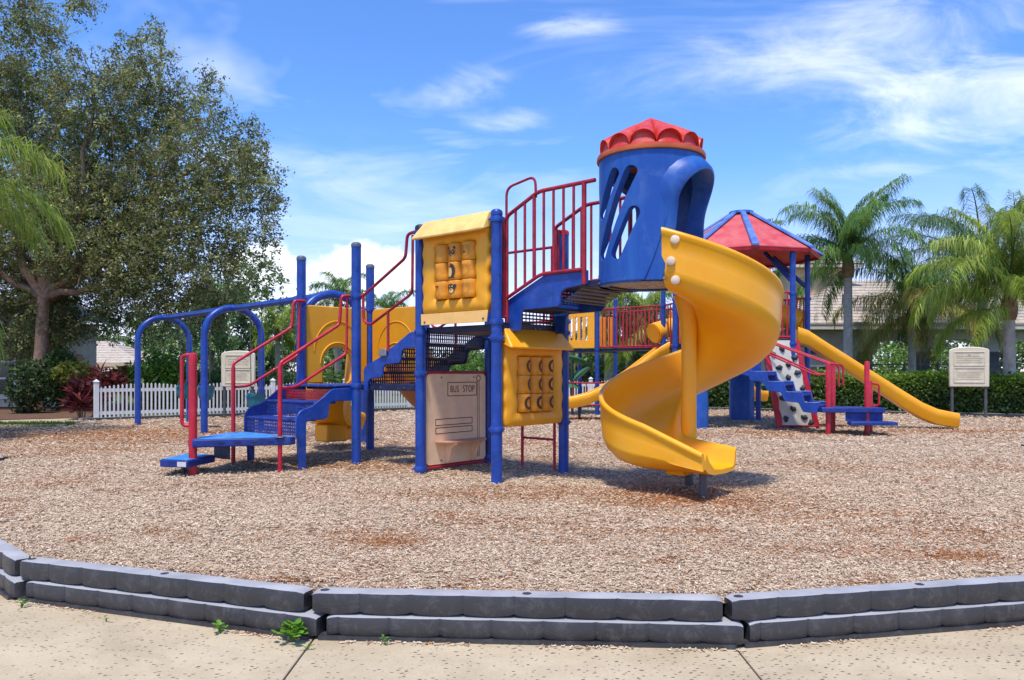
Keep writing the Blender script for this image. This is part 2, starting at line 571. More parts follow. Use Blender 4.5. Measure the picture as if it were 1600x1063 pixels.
def make_ground():
    mb = MB()
    xs = [-2500, -300, -80, -30, -16, -10, -6, -3, 0, 3, 6, 10, 16, 30, 80, 300, 2500]
    ys = [-2500, -300, -60, -10, 0, 4, 6, 8.5, 11, 13, 16, 20, 25, 32, 60, 120, 300, 2500]
    zf = lambda x, y: -.36 if y < 8 else (-.07 if y > 12 else -.36 + .29 * (y - 8) / 4)
    mb.add([(x, y, zf(x, y)) for y in ys for x in xs],
           [(j * len(xs) + i, j * len(xs) + i + 1, (j + 1) * len(xs) + i + 1, (j + 1) * len(xs) + i) for j in range(len(ys) - 1) for i in range(len(xs) - 1)])
    g = mat('lawn_soil', (0.055, 0.085, 0.020), 0.9, scale=0.6, bump=0.6, bscale=30, col2=(0.10, 0.12, 0.035), spec=0.1)
    tag(mb.build('ground', g, smooth=0), kind='structure')

    # the mulch bed, a gently uneven sheet
    m = bpy.data.materials.new('mulch_floor'); m.use_nodes = True
    nt = m.node_tree; L = nt.links.new
    b = nt.nodes['Principled BSDF']; b.inputs['Roughness'].default_value = .9; b.inputs['Specular IOR Level'].default_value = .1
    tc = N(nt, 'ShaderNodeTexCoord')
    v = N(nt, 'ShaderNodeTexVoronoi'); v.inputs['Scale'].default_value = 22
    mp = N(nt, 'ShaderNodeMapping'); mp.inputs['Scale'].default_value = (1, 1.9, 1)
    L(tc.outputs['Object'], mp.inputs['Vector'])
    nn = N(nt, 'ShaderNodeTexNoise'); nn.inputs['Scale'].default_value = 9
    L(tc.outputs['Object'], nn.inputs['Vector'])
    mxv = N(nt, 'ShaderNodeMixRGB'); mxv.inputs[0].default_value = .12
    L(mp.outputs[0], mxv.inputs[1]); L(nn.outputs['Color'], mxv.inputs[2]); L(mxv.outputs[0], v.inputs['Vector'])
    sp = N(nt, 'ShaderNodeSeparateColor'); L(v.outputs['Color'], sp.inputs[0])
    cr = N(nt, 'ShaderNodeValToRGB')
    el = cr.color_ramp.elements
    el[0].position = 0; el[0].color = (.10, .06, .035, 1)
    el[1].position = 1; el[1].color = (.46, .36, .26, 1)
    e2 = el.new(.35); e2.color = (.24, .16, .10, 1)
    e3 = el.new(.65); e3.color = (.36, .26, .18, 1)
    L(sp.outputs[0], cr.inputs[0])
    at_ = N(nt, 'ShaderNodeAttribute', attribute_name='tint')
    mm = N(nt, 'ShaderNodeMixRGB', blend_type='MULTIPLY'); mm.inputs[0].default_value = 1
    L(cr.outputs[0], mm.inputs[1]); L(at_.outputs['Color'], mm.inputs[2]); L(mm.outputs[0], b.inputs['Base Color'])
    bp = N(nt, 'ShaderNodeBump'); bp.inputs['Strength'].default_value = .6; bp.inputs['Distance'].default_value = .03
    L(v.outputs['Distance'], bp.inputs['Height']); L(bp.outputs[0], b.inputs['Normal'])
    # grid clipped to the bed outline
    step = .22
    gx = np.arange(-18.2, 17.4, step); gy = np.arange(4.0, 27.4, step)
    XX, YY = np.meshgrid(gx, gy)
    inside = in_poly(XX.ravel(), YY.ravel(), BED).reshape(XX.shape)
    keep = inside[:-1, :-1] & inside[1:, :-1] & inside[:-1, 1:] & inside[1:, 1:]
    nx = len(gx)
    idx = -np.ones(XX.size, int)
    cells = np.argwhere(keep)
    faces = []
    for j, i in cells:
        faces.append((j * nx + i, j * nx + i + 1, (j + 1) * nx + i + 1, (j + 1) * nx + i))
    used = np.unique(np.array(faces).ravel())
    idx[used] = np.arange(len(used))
    px, py = XX.ravel()[used], YY.ravel()[used]
    pz = mulch_h(px, py)
    # a skirt so that the sheet runs to the border everywhere
    verts = list(zip(px, py, pz))
    fcs = [tuple(idx[k] for k in f) for f in faces]
    mb = MB(); mb.v = verts; mb.f = fcs; mb.m = [0] * len(fcs)
    o = mb.build('mulch_bed', m, smooth=180, recalc=False)
    me = o.data
    ca = me.color_attributes.new('tint', 'FLOAT_COLOR', 'POINT')
    w = orange(px, py)[:, None]
    colr = np.ones((len(px), 4)); colr[:, :3] = (1 - w) * np.array([1.25, 1.25, 1.25]) + w * np.array([1.0, .62, .40])
    ca.data.foreach_set('color', colr.ravel())
    tag(o, kind='structure')
    # infill strip between the grid's ragged rim and the border
    mb = MB()
    ring = BED
    cxy = np.array([0.0, 14.0])
    for k in range(len(ring)):
        p0 = np.array(ring[k]); p1 = np.array(ring[(k + 1) % len(ring)])
        nseg = max(1, int(np.linalg.norm(p1 - p0) / .4))
        for q in range(nseg):
            a0 = p0 + (p1 - p0) * q / nseg; a1 = p0 + (p1 - p0) * (q + 1) / nseg
            d0 = (cxy - a0) / np.linalg.norm(cxy - a0); d1 = (cxy - a1) / np.linalg.norm(cxy - a1)
            b0 = a0 + d0 * .75; b1 = a1 + d1 * .75
            a0 = a0 - d0 * .03; a1 = a1 - d1 * .03
            f = lambda p: (p[0], p[1], float(mulch_h(p[0], p[1])) - .006)
            mb.add([f(a0), f(a1), f(b1), f(b0)], [(0, 1, 2, 3)])
    o2 = mb.build('mulch_edge', m, smooth=180, recalc=True)
    ca = o2.data.color_attributes.new('tint', 'FLOAT_COLOR', 'POINT')
    ca.data.foreach_set('color', [1.1, 1.1, 1.1, 1] * len(o2.data.vertices))
    tag(o2, kind='structure')

def orange(x, y):
    """0..1: where the mulch is freshly turned and orange, not bleached"""
    x = np.asarray(x, float); y = np.asarray(y, float)
    n = fbm(x * .55 + 3, y * .75 + 8, 5)
    w = np.clip((n - .56) * 6, 0, 1) * .36
    n2 = fbm(x * 1.9 + 31, y * 2.6 + 5, 3)
    w = np.maximum(w, np.clip((n2 - .70) * 8, 0, 1) * .6)
    for (cx, cy, rx, ry, s) in ((1.7, 7.55, .85, .28, 1.0), (1.3, 7.9, .8, .3, .8), (2.5, 6.9, 1.2, .3, .5), (-.95, 5.75, .28, .22, .9), (-1.05, 6.0, .6, .2, .5),
                                (-.2, 8.0, 1.3, .45, .55), (-1.9, 10.1, 1.2, .5, .6), (-7.5, 15.5, 4.5, 2.2, .75), (-6.6, 12.4, 1.2, .5, .6), (5.6, 15.9, 2.4, .6, .7), (9.5, 16.2, 2.6, .5, .8), (1.5, 20.5, 1.6, .6, .9),
                                (3.0, 5.3, .4, .2, .9), (2.4, 5.5, .9, .25, .4), (3.4, 6.1, 1.0, .4, .4), (-3.0, 8.6, 1.0, .3, .3)):
        w = np.maximum(w, s * np.exp(-(((x - cx) / rx) ** 2 + ((y - cy) / ry) ** 2)))
    return np.clip(w, 0, 1)

make_ground()

def chips():
    """the wood chips lying loose: real slivers, too many to count"""
    P = []
    for (y0, y1, dens, sc) in ((4.05, 6.0, 4300, .72), (6.0, 9.0, 2400, .9), (9.0, 13.0, 800, 1.15), (13.0, 18.0, 300, 1.6), (18.0, 26.5, 90, 2.2)):
        n = int(dens * (y1 - y0) * 1.42 * y1)
        y = rng.uniform(y0, y1, n); x = rng.uniform(-.71 * y1, .71 * y1, n)
        k = (np.abs(x) < .69 * y + .3)
        x, y = x[k], y[k]
        k = in_poly(x, y, BED)
        P.append(np.stack([x[k], y[k], np.full(k.sum(), sc)], 1))
    P = np.concatenate(P)
    n0 = len(P)
    # strays on the concrete along the foot of the border
    fr = np.array(FRONT[3:9]); S = []
    for a, b in zip(fr[:-1], fr[1:]):
        d = b - a; nrm = np.array([d[1], -d[0]]) / np.linalg.norm(d)
        t = rng.random(260); off = .165 + np.abs(rng.normal(0, .020, 260))
        gate = vnoise(t * 9 + a[0] * 3, t * 0 + 2) > .45
        S.append((a + np.outer(t, d) + np.outer(off, nrm))[gate])
    S = np.concatenate(S)
    P = np.concatenate([P, np.column_stack([S, np.full(len(S), .8)])])
    n = len(P)
    x, y, sc = P.T
    z = mulch_h(x, y) + np.abs(rng.normal(0, .009, n)) * np.minimum(sc, 1.3) + .003
    z[n0:] = -.22 + .007
    yaw = rng.uniform(0, 2 * pi, n)
    ln = np.exp(rng.normal(np.log(.025), .36, n)) * sc
    wd = np.exp(rng.normal(np.log(.0108), .30, n)) * sc
    pit = rng.normal(0, .22, n); rol = rng.normal(0, .4, n)
    pit[n0:] *= .2; rol[n0:] *= .3
    ux = np.stack([np.cos(yaw) * np.cos(pit), np.sin(yaw) * np.cos(pit), np.sin(pit)], 1)
    side = np.stack([-np.sin(yaw), np.cos(yaw), np.zeros(n)], 1)
    upv = np.cross(ux, side)
    sv = side * np.cos(rol)[:, None] + upv * np.sin(rol)[:, None]
    nv = np.cross(ux, sv)
    c = np.stack([x, y, z], 1)
    V = np.empty((n, 6, 3))
    tp = rng.uniform(.35, 1, (n, 2))
    L2 = ux * (ln / 2)[:, None]; W2 = sv * (wd / 2)[:, None]; H = nv * (wd * .32)[:, None]
    V[:, 0] = c - L2 - W2 * tp[:, :1]; V[:, 1] = c - L2 * rng.uniform(.75, 1.1, n)[:, None] + H; V[:, 2] = c - L2 * .9 + W2 * tp[:, :1]
    V[:, 3] = c + L2 - W2 * tp[:, 1:]; V[:, 4] = c + L2 * rng.uniform(.75, 1.1, n)[:, None] + H; V[:, 5] = c + L2 * .9 + W2 * tp[:, 1:]
    base = np.arange(n)[:, None] * 6
    F = np.concatenate([base + np.array([[0, 3, 4, 1]]), base + np.array([[1, 4, 5, 2]])], 1).reshape(-1, 4)
    me = bpy.data.meshes.new('wood_chips')
    me.vertices.add(n * 6); me.vertices.foreach_set('co', V.ravel())
    me.loops.add(len(F) * 4); me.loops.foreach_set('vertex_index', F.ravel().astype(np.int32))
    me.polygons.add(len(F)); me.polygons.foreach_set('loop_start', np.arange(len(F), dtype=np.int32) * 4)
    me.polygons.foreach_set('loop_total', np.full(len(F), 4, dtype=np.int32))
    me.update()
    w = orange(x, y)
    pale = np.array([[.68, .55, .40], [.60, .465, .32], [.51, .38, .255], [.72, .615, .47], [.38, .25, .155], [.63, .50, .35], [.22, .13, .08]])
    org = np.array([[.36, .15, .055], [.44, .20, .08], [.26, .10, .04], [.50, .27, .13], [.17, .07, .03]])
    pc = pale[rng.choice(7, n, p=[.2, .2, .17, .13, .1, .14, .06])]
    oc = org[rng.choice(5, n, p=[.3, .25, .2, .1, .15])]
    pick = (rng.random(n) < w * .92 + .02)[:, None]
    col = np.where(pick, oc, pc) * rng.uniform(.85, 1.12, (n, 1))
    ca = me.color_attributes.new('tint', 'FLOAT_COLOR', 'POINT')
    cc = np.ones((n, 6, 4)); cc[:, :, :3] = col[:, None, :]
    ca.data.foreach_set('color', cc.ravel())
    m = mat('wood_chip', (1, 1, 1), .85, scale=40, spec=.12, col2=(.86, .86, .86), attr='tint')
    me.materials.append(m)
    o = bpy.data.objects.new('wood_chips', me)
    COL.objects.link(o)
    tag(o, 'bleached tan and orange wood chips covering the play area', 'wood chips', kind='stuff')
chips()

# ------------------------------------------------------------------ concrete walk
def walk():
    m = bpy.data.materials.new('pitted_concrete'); m.use_nodes = True
    nt = m.node_tree; L = nt.links.new
    b = nt.nodes['Principled BSDF']; b.inputs['Roughness'].default_value = .85; b.inputs['Specular IOR Level'].default_value = .25
    tc = N(nt, 'ShaderNodeTexCoord')
    n1 = N(nt, 'ShaderNodeTexNoise'); n1.inputs['Scale'].default_value = 1.6; n1.inputs['Detail'].default_value = 8; n1.inputs['Roughness'].default_value = .65
    L(tc.outputs['Object'], n1.inputs['Vector'])
    cr = N(nt, 'ShaderNodeValToRGB'); el = cr.color_ramp.elements
    el[0].position = .32; el[0].color = (.42, .335, .215, 1); el[1].position = .7; el[1].color = (.56, .465, .315, 1)
    L(n1.outputs[0], cr.inputs[0])
    n2 = N(nt, 'ShaderNodeTexNoise'); n2.inputs['Scale'].default_value = 90; n2.inputs['Detail'].default_value = 4
    L(tc.outputs['Object'], n2.inputs['Vector'])
    fm = N(nt, 'ShaderNodeMixRGB', blend_type='OVERLAY'); fm.inputs[0].default_value = .25
    L(cr.outputs[0], fm.inputs[1]); L(n2.outputs['Color'], fm.inputs[2])
    bk = N(nt, 'ShaderNodeRGBToBW'); L(n2.outputs['Color'], bk.inputs[0]); L(bk.outputs[0], fm.inputs[2])
    n3 = N(nt, 'ShaderNodeTexNoise'); n3.inputs['Scale'].default_value = .9; n3.inputs['Detail'].default_value = 9; n3.inputs['Roughness'].default_value = .7; n3.inputs['Distortion'].default_value = 1.2
    L(tc.outputs['Object'], n3.inputs['Vector'])
    r3 = N(nt, 'ShaderNodeMapRange'); r3.inputs[1].default_value = .5; r3.inputs[2].default_value = .72; r3.inputs[4].default_value = .55
    L(n3.outputs[0], r3.inputs[0])
    stn = N(nt, 'ShaderNodeMixRGB'); stn.inputs[2].default_value = (.33, .26, .165, 1)
    L(r3.outputs[0], stn.inputs[0]); L(fm.outputs[0], stn.inputs[1]); fm = stn
    # pits: some cells of a distorted voronoi, squashed
    mp = N(nt, 'ShaderNodeMapping'); mp.inputs['Scale'].default_value = (21, 40, 21); mp.inputs['Rotation'].default_value = (0, 0, R(24))
    nd = N(nt, 'ShaderNodeTexNoise'); nd.inputs['Scale'].default_value = 30
    L(tc.outputs['Object'], nd.inputs['Vector'])
    av = N(nt, 'ShaderNodeVectorMath', operation='MULTIPLY_ADD'); av.inputs[1].default_value = (.022, .022, .0)
    L(nd.outputs['Color'], av.inputs[0]); L(tc.outputs['Object'], av.inputs[2]); L(av.outputs[0], mp.inputs['Vector'])
    v = N(nt, 'ShaderNodeTexVoronoi', voronoi_dimensions='2D'); v.inputs['Scale'].default_value = 1
    L(mp.outputs[0], v.inputs['Vector'])
    sp = N(nt, 'ShaderNodeSeparateColor'); L(v.outputs['Color'], sp.inputs[0])
    nm = N(nt, 'ShaderNodeTexNoise'); nm.inputs['Scale'].default_value = 1.1; L(tc.outputs['Object'], nm.inputs['Vector'])
    thr = math_node(nt, 'MULTIPLY', math_node(nt, 'SUBTRACT', math_node(nt, 'ADD', math_node(nt, 'MULTIPLY', sp.outputs[0], 1.0), math_node(nt, 'MULTIPLY', nm.outputs[0], .9)), .86), .42)
    pit = math_node(nt, 'LESS_THAN', v.outputs['Distance'], math_node(nt, 'MINIMUM', thr, .22))
    mx = N(nt, 'ShaderNodeMixRGB'); mx.inputs[2].default_value = (.05, .045, .042, 1)
    L(math_node(nt, 'MULTIPLY', pit, .85), mx.inputs[0]); L(fm.outputs[0], mx.inputs[1]); L(mx.outputs[0], b.inputs['Base Color'])
    hh = math_node(nt, 'SUBTRACT', math_node(nt, 'MULTIPLY', n2.outputs[0], .25), pit)
    bp = N(nt, 'ShaderNodeBump'); bp.inputs['Strength'].default_value = .5; bp.inputs['Distance'].default_value = .006
    L(hh, bp.inputs['Height']); L(bp.outputs[0], b.inputs['Normal'])
    MATS['pitted_concrete'] = m
    root = empty('sidewalk', (0, 0, -.22)); tag(root, kind='structure')
    for k in range(-4, 5):
        x0 = -1.09 + 2.28 * k + .005; x1 = x0 + 2.28 - .010
        mb = MB(); mb.box(x0, x1, .6, 8.0, -.1, 0)
        mb.build('concrete_slab', m, root, bevel=.006)
    mb = MB(); mb.box(-12, 12, .6, 8.0, -.125, -.055)
    mb.build('joint_bed', mat('joint_dirt', (.06, .05, .035), .95), root)
walk()

# ------------------------------------------------------------------ plastic border timbers
def border_mesh(Lg):
    mb = MB()
    def course(x0, x1, z0, z1, yo, w):
        rings = []
        n = 176
        for i in range(n + 1):
            x = x0 + (x1 - x0) * i / n
            ph = (x / .279 + (.42 if z0 < .1 else 0)) % 1.0
            bl = math.sqrt(max(0, abs(sin(pi * ph))))
            end = min(1, min(i, n - i) / 4)
            e = .012 * (1 - end) ** 2
            zb = z0 + .015 * (1 - bl)
            o = yo - .010 * bl - (.004 if abs(ph - .5) < .47 else 0)
            r = .009
            rings.append([(x, -e, zb), (x, -e, z1 - r - e), (x, -r - e, z1 - e), (x, o + r * 1.2 + e - w, z1 - e), (x, o - w + e + .0025, z1 - r * .5 - e), (x, o - w + e, z1 - r * 1.3 - e),
                          (x, o - w + e - .0015, (z0 + z1) / 2), (x, o - w + e, zb + .009), (x, o - w + e + .004, zb + .002), (x, o - w + e + .012, zb)])
        f0 = len(mb.f)
        mb.loft(rings, True, True)
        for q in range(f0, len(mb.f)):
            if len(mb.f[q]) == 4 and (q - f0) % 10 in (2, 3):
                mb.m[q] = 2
    course(.012, Lg - .012, .132, .250, 0, .105)
    course(.10, Lg + .09, .016, .127, 0, .128)
    mb.box(.06, Lg + .05, -.155, 0, 0, .022)
    for x in (.07, Lg * .53):
        mb.lathe([(0, .2512), (.024, .2512), (.026, .2502)][::-1], 12, (x, -.06), 1)
        mb.lathe([(.020, .2515), (.014, .254), (0, .2545)], 10, (x + .004, -.058), 0)
    for q in range(4):
        mb.box(Lg - .22 + q * .022, Lg - .216 + q * .022, -.1160, -.10, .165, .225)
    return mb
BL = 2.235
proto = None
BORDT = mat('sheen_top_plastic', (.27, .27, .285), .65, scale=4, bump=.1, bscale=90, col2=(.40, .40, .41), fac=(.3, .7), wear=.35, wcol=(.30, .28, .25), wscale=35)  # border tops: sky reflection painted in as pale grey over chalky wear
front_lab = ['grey plastic border timber at the far left corner of the walk', 'grey plastic border timber curving left beside the green weeds', 'grey plastic border timber in the middle, right of the weeds', 'grey plastic border timber at the front right of the walk']
def timber(p0, p1, z, label, fit=True, group='plastic border timbers round the mulch'):
    global proto
    p0, p1 = Vector((*p0, 0)), Vector((*p1, 0))
    d = p1 - p0
    if proto is None:
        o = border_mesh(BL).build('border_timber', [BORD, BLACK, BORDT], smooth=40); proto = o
    else:
        o = proto.copy(); COL.objects.link(o)
    # the profile sits outside the line p0-p1 (local -y)
    o.location = (p0.x, p0.y, z)
    o.rotation_euler = (0, 0, math.atan2(d.y, d.x))
    if fit:
        o.scale = (d.length / BL, 1, 1)
    tag(o, label, 'border timber', group)
    return o
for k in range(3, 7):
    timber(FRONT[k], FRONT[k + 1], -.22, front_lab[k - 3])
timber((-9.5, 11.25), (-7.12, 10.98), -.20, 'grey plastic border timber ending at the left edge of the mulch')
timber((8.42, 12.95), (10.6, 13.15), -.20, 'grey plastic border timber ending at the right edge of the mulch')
def back_line(a, b, lab):
    a, b = np.array(a), np.array(b)
    n = max(1, round(np.linalg.norm(b - a) / BL))
    for k in range(n):
        p, q = a + (b - a) * k / n, a + (b - a) * (k + 1) / n
        w_ = ['first', 'second', 'third', 'fourth', 'fifth', 'sixth'][k]
        timber(tuple(q), tuple(p), -.17, lab % w_)
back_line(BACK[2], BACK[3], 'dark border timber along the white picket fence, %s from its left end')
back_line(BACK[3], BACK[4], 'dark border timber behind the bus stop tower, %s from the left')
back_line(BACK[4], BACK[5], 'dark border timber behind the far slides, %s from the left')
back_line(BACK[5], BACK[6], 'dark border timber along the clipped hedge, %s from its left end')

# ------------------------------------------------------------------ near play structure
S = 1.245
PS = empty('play_structure', (-0.171, 8.714, 0), R(-40.6),
           'large blue, red and yellow play structure with stairs, picture panels and spiral slide', 'play structure')
Zd, Zl, Zt = 1.78, 1.07, 2.24         # upper deck, lower deck, tower deck

_collar = None
def post(parent, x, y, top, collars=(), mtl=BLUE, r=.0635, capm=None, z0=-.15):
    global _collar
    mb = MB(); mb.lathe([(r, z0), (r, top - .02)], 20, (0, 0))
    p = mb.build('post', mtl, parent); p.location = (x, y, 0)
    mb = MB(); mb.lathe([(r + .004, top - .03), (r + .005, top), (r * .95, top + .02), (r * .6, top + .034), (0, top + .038)], 20)
    mb.build('cap', capm or mtl, p)
    for z in collars:
        if _collar is None:
            c = MB(); c.lathe([(.066, -.032), (.076, -.03), (.079, -.015), (.079, .015), (.076, .03), (.066, .032)], 20)
            for a in (.6, 3.7):
                c.tube([(cos(a) * .07, sin(a) * .07, 0), (cos(a) * .094, sin(a) * .094, 0)], .012, 8)
            _collar = c.build('collar', mtl, p)
            _collar.location = (0, 0, z)
        else:
            share(_collar, 'collar', p, (0, 0, z), (0, 0, random.uniform(0, 6)))
    return p

CAPG = mat('grey_cap', (.10, .12, .16), .5)
post(PS, -S, 0, 3.00, (.06, 1.22, 1.72, 2.92), capm=BLACK)
post(PS, 0, 0, 3.02, (.60, 1.62, 1.80, 2.94), capm=BLUE)
post(PS, 0, S, 2.96, (.62, 1.55, 1.72, 1.86), capm=RED)
post(PS, -S, S, 2.90, (.10, 1.20, 1.72))
post(PS, -2 * S, 0, 2.92, (1.06, 2.24), capm=CAPG)
post(PS, -3 * S, 0, 2.86, (1.06, 2.22), capm=CAPG)
post(PS, -3 * S, S, 2.87, (1.06, 2.20), capm=CAPG)
post(PS, -2 * S, S, 2.15, (1.06, 2.0), capm=CAPG)

def deck(parent, poly, z, name='deck', mtl=NAVY, apron=.075, topm=None):
    mb = MB()
    mb.prism([(x, y, z - apron) for x, y in poly], (0, 0, apron))
    o = mb.build(name, mtl, parent, bevel=.012)
    return o
i = .05
deck(PS, [(-S + i, i), (-i, i), (-i, S - i), (-S + i, S - i)], Zd)
deck(PS, [(-3 * S + i, i), (-2 * S - i, i), (-2 * S - i, S - i), (-3 * S + i, S - i)], Zl, mtl=STEPB)

_bolt = {}
def bolts(parent, pts, d, r=.008, mtl=STEEL):
    d = Vector(d).normalized()
    key = (r, mtl.name)
    rot = d.to_track_quat('Z', 'Y').to_euler()
    for p in pts:
        if key not in _bolt:
            mb = MB(); mb.lathe([(r, -.004), (r, .006), (r * .5, .009)], 8)
            o = mb.build('bolt', mtl, parent); _bolt[key] = o
            o.location = p; o.rotation_euler = rot
        else:
            share(_bolt[key], 'bolt', parent, p, rot)

def stringer(parent, poly, ext, mtl, name='stringer'):
    mb = MB(); mb.prism(poly, ext)
    return mb.build(name, mtl, parent, bevel=.008)

# lower stairs: from the triangular landing up to the lower deck, going +v
prof_r = [(-.02, 1.035), (-.347, 1.02), (-.40, 1.00), (-.516, .912), (-.68, .807), (-.80, .775), (-.86, .745), (-.905, .68), (-.914, .62), (-.914, .44), (-.88, .42), (-.86, -.1), (-.765, -.1), (-.765, .60), (-.74, .627), (-.497, .63), (-.43, .66), (-.417, .80), (-.38, .85), (-.32, .86), (-.02, .86)]
for u in (-2 * S - .03, -3 * S + .03):
    stringer(PS, [(u - .014, v, z) for v, z in prof_r], (.028, 0, 0), STEPB if u < -3 else BLUE)
for k, zt in enumerate((.65, .86)):
    v1 = -.60 + .30 * k
    v0 = v1 - .30
    mb = MB()
    mb.box(-3 * S + .06, -2 * S - .06, v0, v1 + .02, zt - .035, zt)
    t = mb.build('tread', STEPB, PS, bevel=.012)
    mb = MB()
    perf(mb, (-3 * S + .06, v0 + .012, zt - .205), (S - .12, 0, 0), (0, 0, .17), 30, 4, .45, .8)
    mb.build('riser', STEPB, PS, solid=.005, smooth=0)
mb = MB(); perf(mb, (-3 * S + .06, -.288, .87), (S - .12, 0, 0), (0, 0, .125), 30, 3, .45, .8)
mb.build('riser', DRED, PS, solid=.005, smooth=0)
mb = MB(); mb.box(-3 * S + .06, -2 * S - .06, -.30, .048, Zl - .032, Zl - .004)
mb.build('tread', STEPB, PS, bevel=.01)
bolts(PS, [(-3 * S + .2 + .21 * q, -.302, Zl - .018) for q in range(5)], (0, -1, 0))

# triangular transfer landing and its small step
tri = [(-2 * S + .0, -.93), (-3 * S - .0, -.93), (-3 * S - .02, -1.02), (-2.5 * S - .07, -1.96), (-2.5 * S + .07, -1.96), (-2 * S + .02, -1.02)]
mb = MB(); mb.prism([(x, y, .345) for x, y in tri], (0, 0, .095)); 
ld = mb.build('landing', STEPB, PS, bevel=.014)
mb = MB(); mb.prism([(x * .985 - .045, y * .97 - .045, .4415) for x, y in tri], (0, 0, .004)); mb.build('landing_lit_top', SKYB, ld)  # thin sheet carrying the landing's sunlit top as a lighter blue
e0, e1 = Vector(tri[4] + (0,)), Vector(tri[5] + (0,))
for q in range(4):
    mb = MB()
    p = e0.lerp(e1, .28 + .17 * q); d = (e1 - e0).normalized(); nn = Vector((d.y, -d.x, 0))
    M = Matrix.Translation(p + Vector((0, 0, .39))) @ Matrix((d, nn, Vector((0, 0, 1)))).transposed().to_4x4()
    mb.box(-.035, .035, -.003, .004, -.008, .008, 0, M)
    mb.build('slot', BLACK, ld)
step = [(-3.30, -2.24), (-2.95, -2.08), (-3.27, -1.56), (-3.66, -1.66), (-3.69, -1.74)]
mb = MB(); mb.prism([(x, y, .125) for x, y in step], (0, 0, .085)); sp_ = mb.build('lower_step', STEPB, PS, bevel=.012)
cx = sum(p[0] for p in step) / 5; cy = sum(p[1] for p in step) / 5
mb = MB(); mb.prism([(cx + (x - cx) * .93, cy + (y - cy) * .93, .2115) for x, y in step], (0, 0, .004)); mb.build('step_lit_top', SKYB, sp_)  # same for the step: its lit top painted as a paler sheet
mb = MB(); mb.tube([(-3.25, -1.98, -.1), (-3.25, -1.98, .13)], .022, 10); mb.build('leg', GREYM, sp_)
d = (Vector(step[1]) - Vector(step[0])).normalized()
mb = MB(); p = Vector((*step[0], .165)).lerp(Vector((*step[1], .165)), .8); M = Matrix.Translation(p) @ Matrix.Rotation(math.atan2(d.y, d.x), 4, 'Z')
mb.box(-.06, .06, -.006, 0, -.028, .028, 0, M); mb.build('sticker', WHITE, sp_)
mb = MB(); mb.box(-3.20, -2.88, -1.62, -1.58, .19, .345); mb.build('bracket', NAVY, sp_, bevel=.006)

# red grab post with loop at the tip of the landing
tx, ty = -2.5 * S, -1.93
mb = MB(); mb.lathe([(.048, -.15), (.048, 1.42), (.044, 1.45), (.025, 1.465), (0, 1.468)], 18)
gp = mb.build('grab_post', RED, PS); gp.location = (tx, ty, 0)
lp = fillet([(0, 0, 1.44), (-.09, -.09, 1.44), (-.09, -.09, .60), (0, 0, .60)], .06)
mb = MB(); mb.tube(lp, .022, 10); mb.build('grab_loop', RED, gp)
# low stair handrails
for u in (-2 * S - .08, -3 * S + .08):
    mb = MB()
    mb.tube([(u, -1.10, -.1), (u, -1.10, 1.30)], .027, 12)
    mb.tube(fillet([(u, -1.10, 1.25), (u, -1.10, 1.35), (u, -.21, 1.86), (u, -.18, 2.24), (u + .03, -.02, 2.24)], .06), .021, 10)
    mb.tube(fillet([(u, -1.10, 1.04), (u, -.88, 1.05), (u, -.10, 1.48), (u, -.085, 2.23)], .07), .018, 10)
    mb.build('handrail', RED, PS)
    mb = MB(); mb.lathe([(.075, .442), (.072, .45), (.03, .455)], 14, (u, -1.10)); mb.build('flange', STEEL, PS)

# upper stairs: lower deck up to the main deck, going +u
prof_u = [(-2.36, .98), (-2.36, 1.26), (-2.33, 1.31), (-2.28, 1.335), (-1.98, 1.45), (-1.87, 1.52), (-1.70, 1.60), (-1.50, 1.71), (-1.44, 1.735), (-1.31, 1.735), (-1.31, 1.54), (-1.56, 1.53), (-1.61, 1.50), (-1.63, 1.38), (-1.66, 1.35), (-1.93, 1.33), (-1.97, 1.29), (-1.98, 1.19), (-2.02, 1.16), (-2.22, 1.15), (-2.27, 1.11), (-2.28, .98)]
for v in (.03, S - .03):
    stringer(PS, [(u, v - .014, z) for u, z in prof_u], (0, .028, 0), BLUE if v < .5 else NAVY)
for k in range(3):
    zt = Zl + .1775 * (k + 1)
    u0 = -2.30 + .33 * k
    mb = MB(); mb.box(u0, u0 + .34, .06, S - .06, zt - .03, zt)
    mb.build('tread', NAVY, PS, bevel=.01)
    mb = MB(); perf(mb, (u0 + .006, .06, zt - .175), (0, S - .12, 0), (0, 0, .145), 30, 3, .42, 1.15)
    mb.build('riser', NAVY, PS, solid=.005, smooth=0)
mb = MB(); perf(mb, (-2.30 + .995, .06, Zd - .175), (0, S - .12, 0), (0, 0, .14), 30, 3, .42, 1.15)
mb.build('riser', NAVY, PS, solid=.005, smooth=0)
mb = MB(); mb.box(-2.31, -1.31, .05, .085, 1.0, 1.085); fb = mb.build('stair_beam', NAVY, PS, bevel=.006)
bolts(fb, [(-2.05, .05, 1.04), (-1.6, .05, 1.04)], (0, -1, 0))
mb = MB(); mb.box(-2.02, -1.88, -.012, .018, 1.44, 1.53); mb.build('name_plate', STEEL, PS, bevel=.008)
for v in (.015, S - .015):
    mb = MB()
    mb.tube(fillet([(-2.41, v, 2.24), (-2.36, v, 2.24), (-1.535, v, 2.66), (-1.50, v, 2.95), (-1.32, v, 2.97)], .06), .02, 10)
    mb.tube(fillet([(-2.37, v, 2.23), (-2.35, v, 1.90), (-2.22, v, 1.85), (-1.41, v, 2.21), (-1.40, v, 2.93)], .08), .018, 10)
    mb.tube([(-1.865, v, 1.50), (-1.865, v, 2.01)], .018, 10)
    mb.build('handrail', DRED, PS)

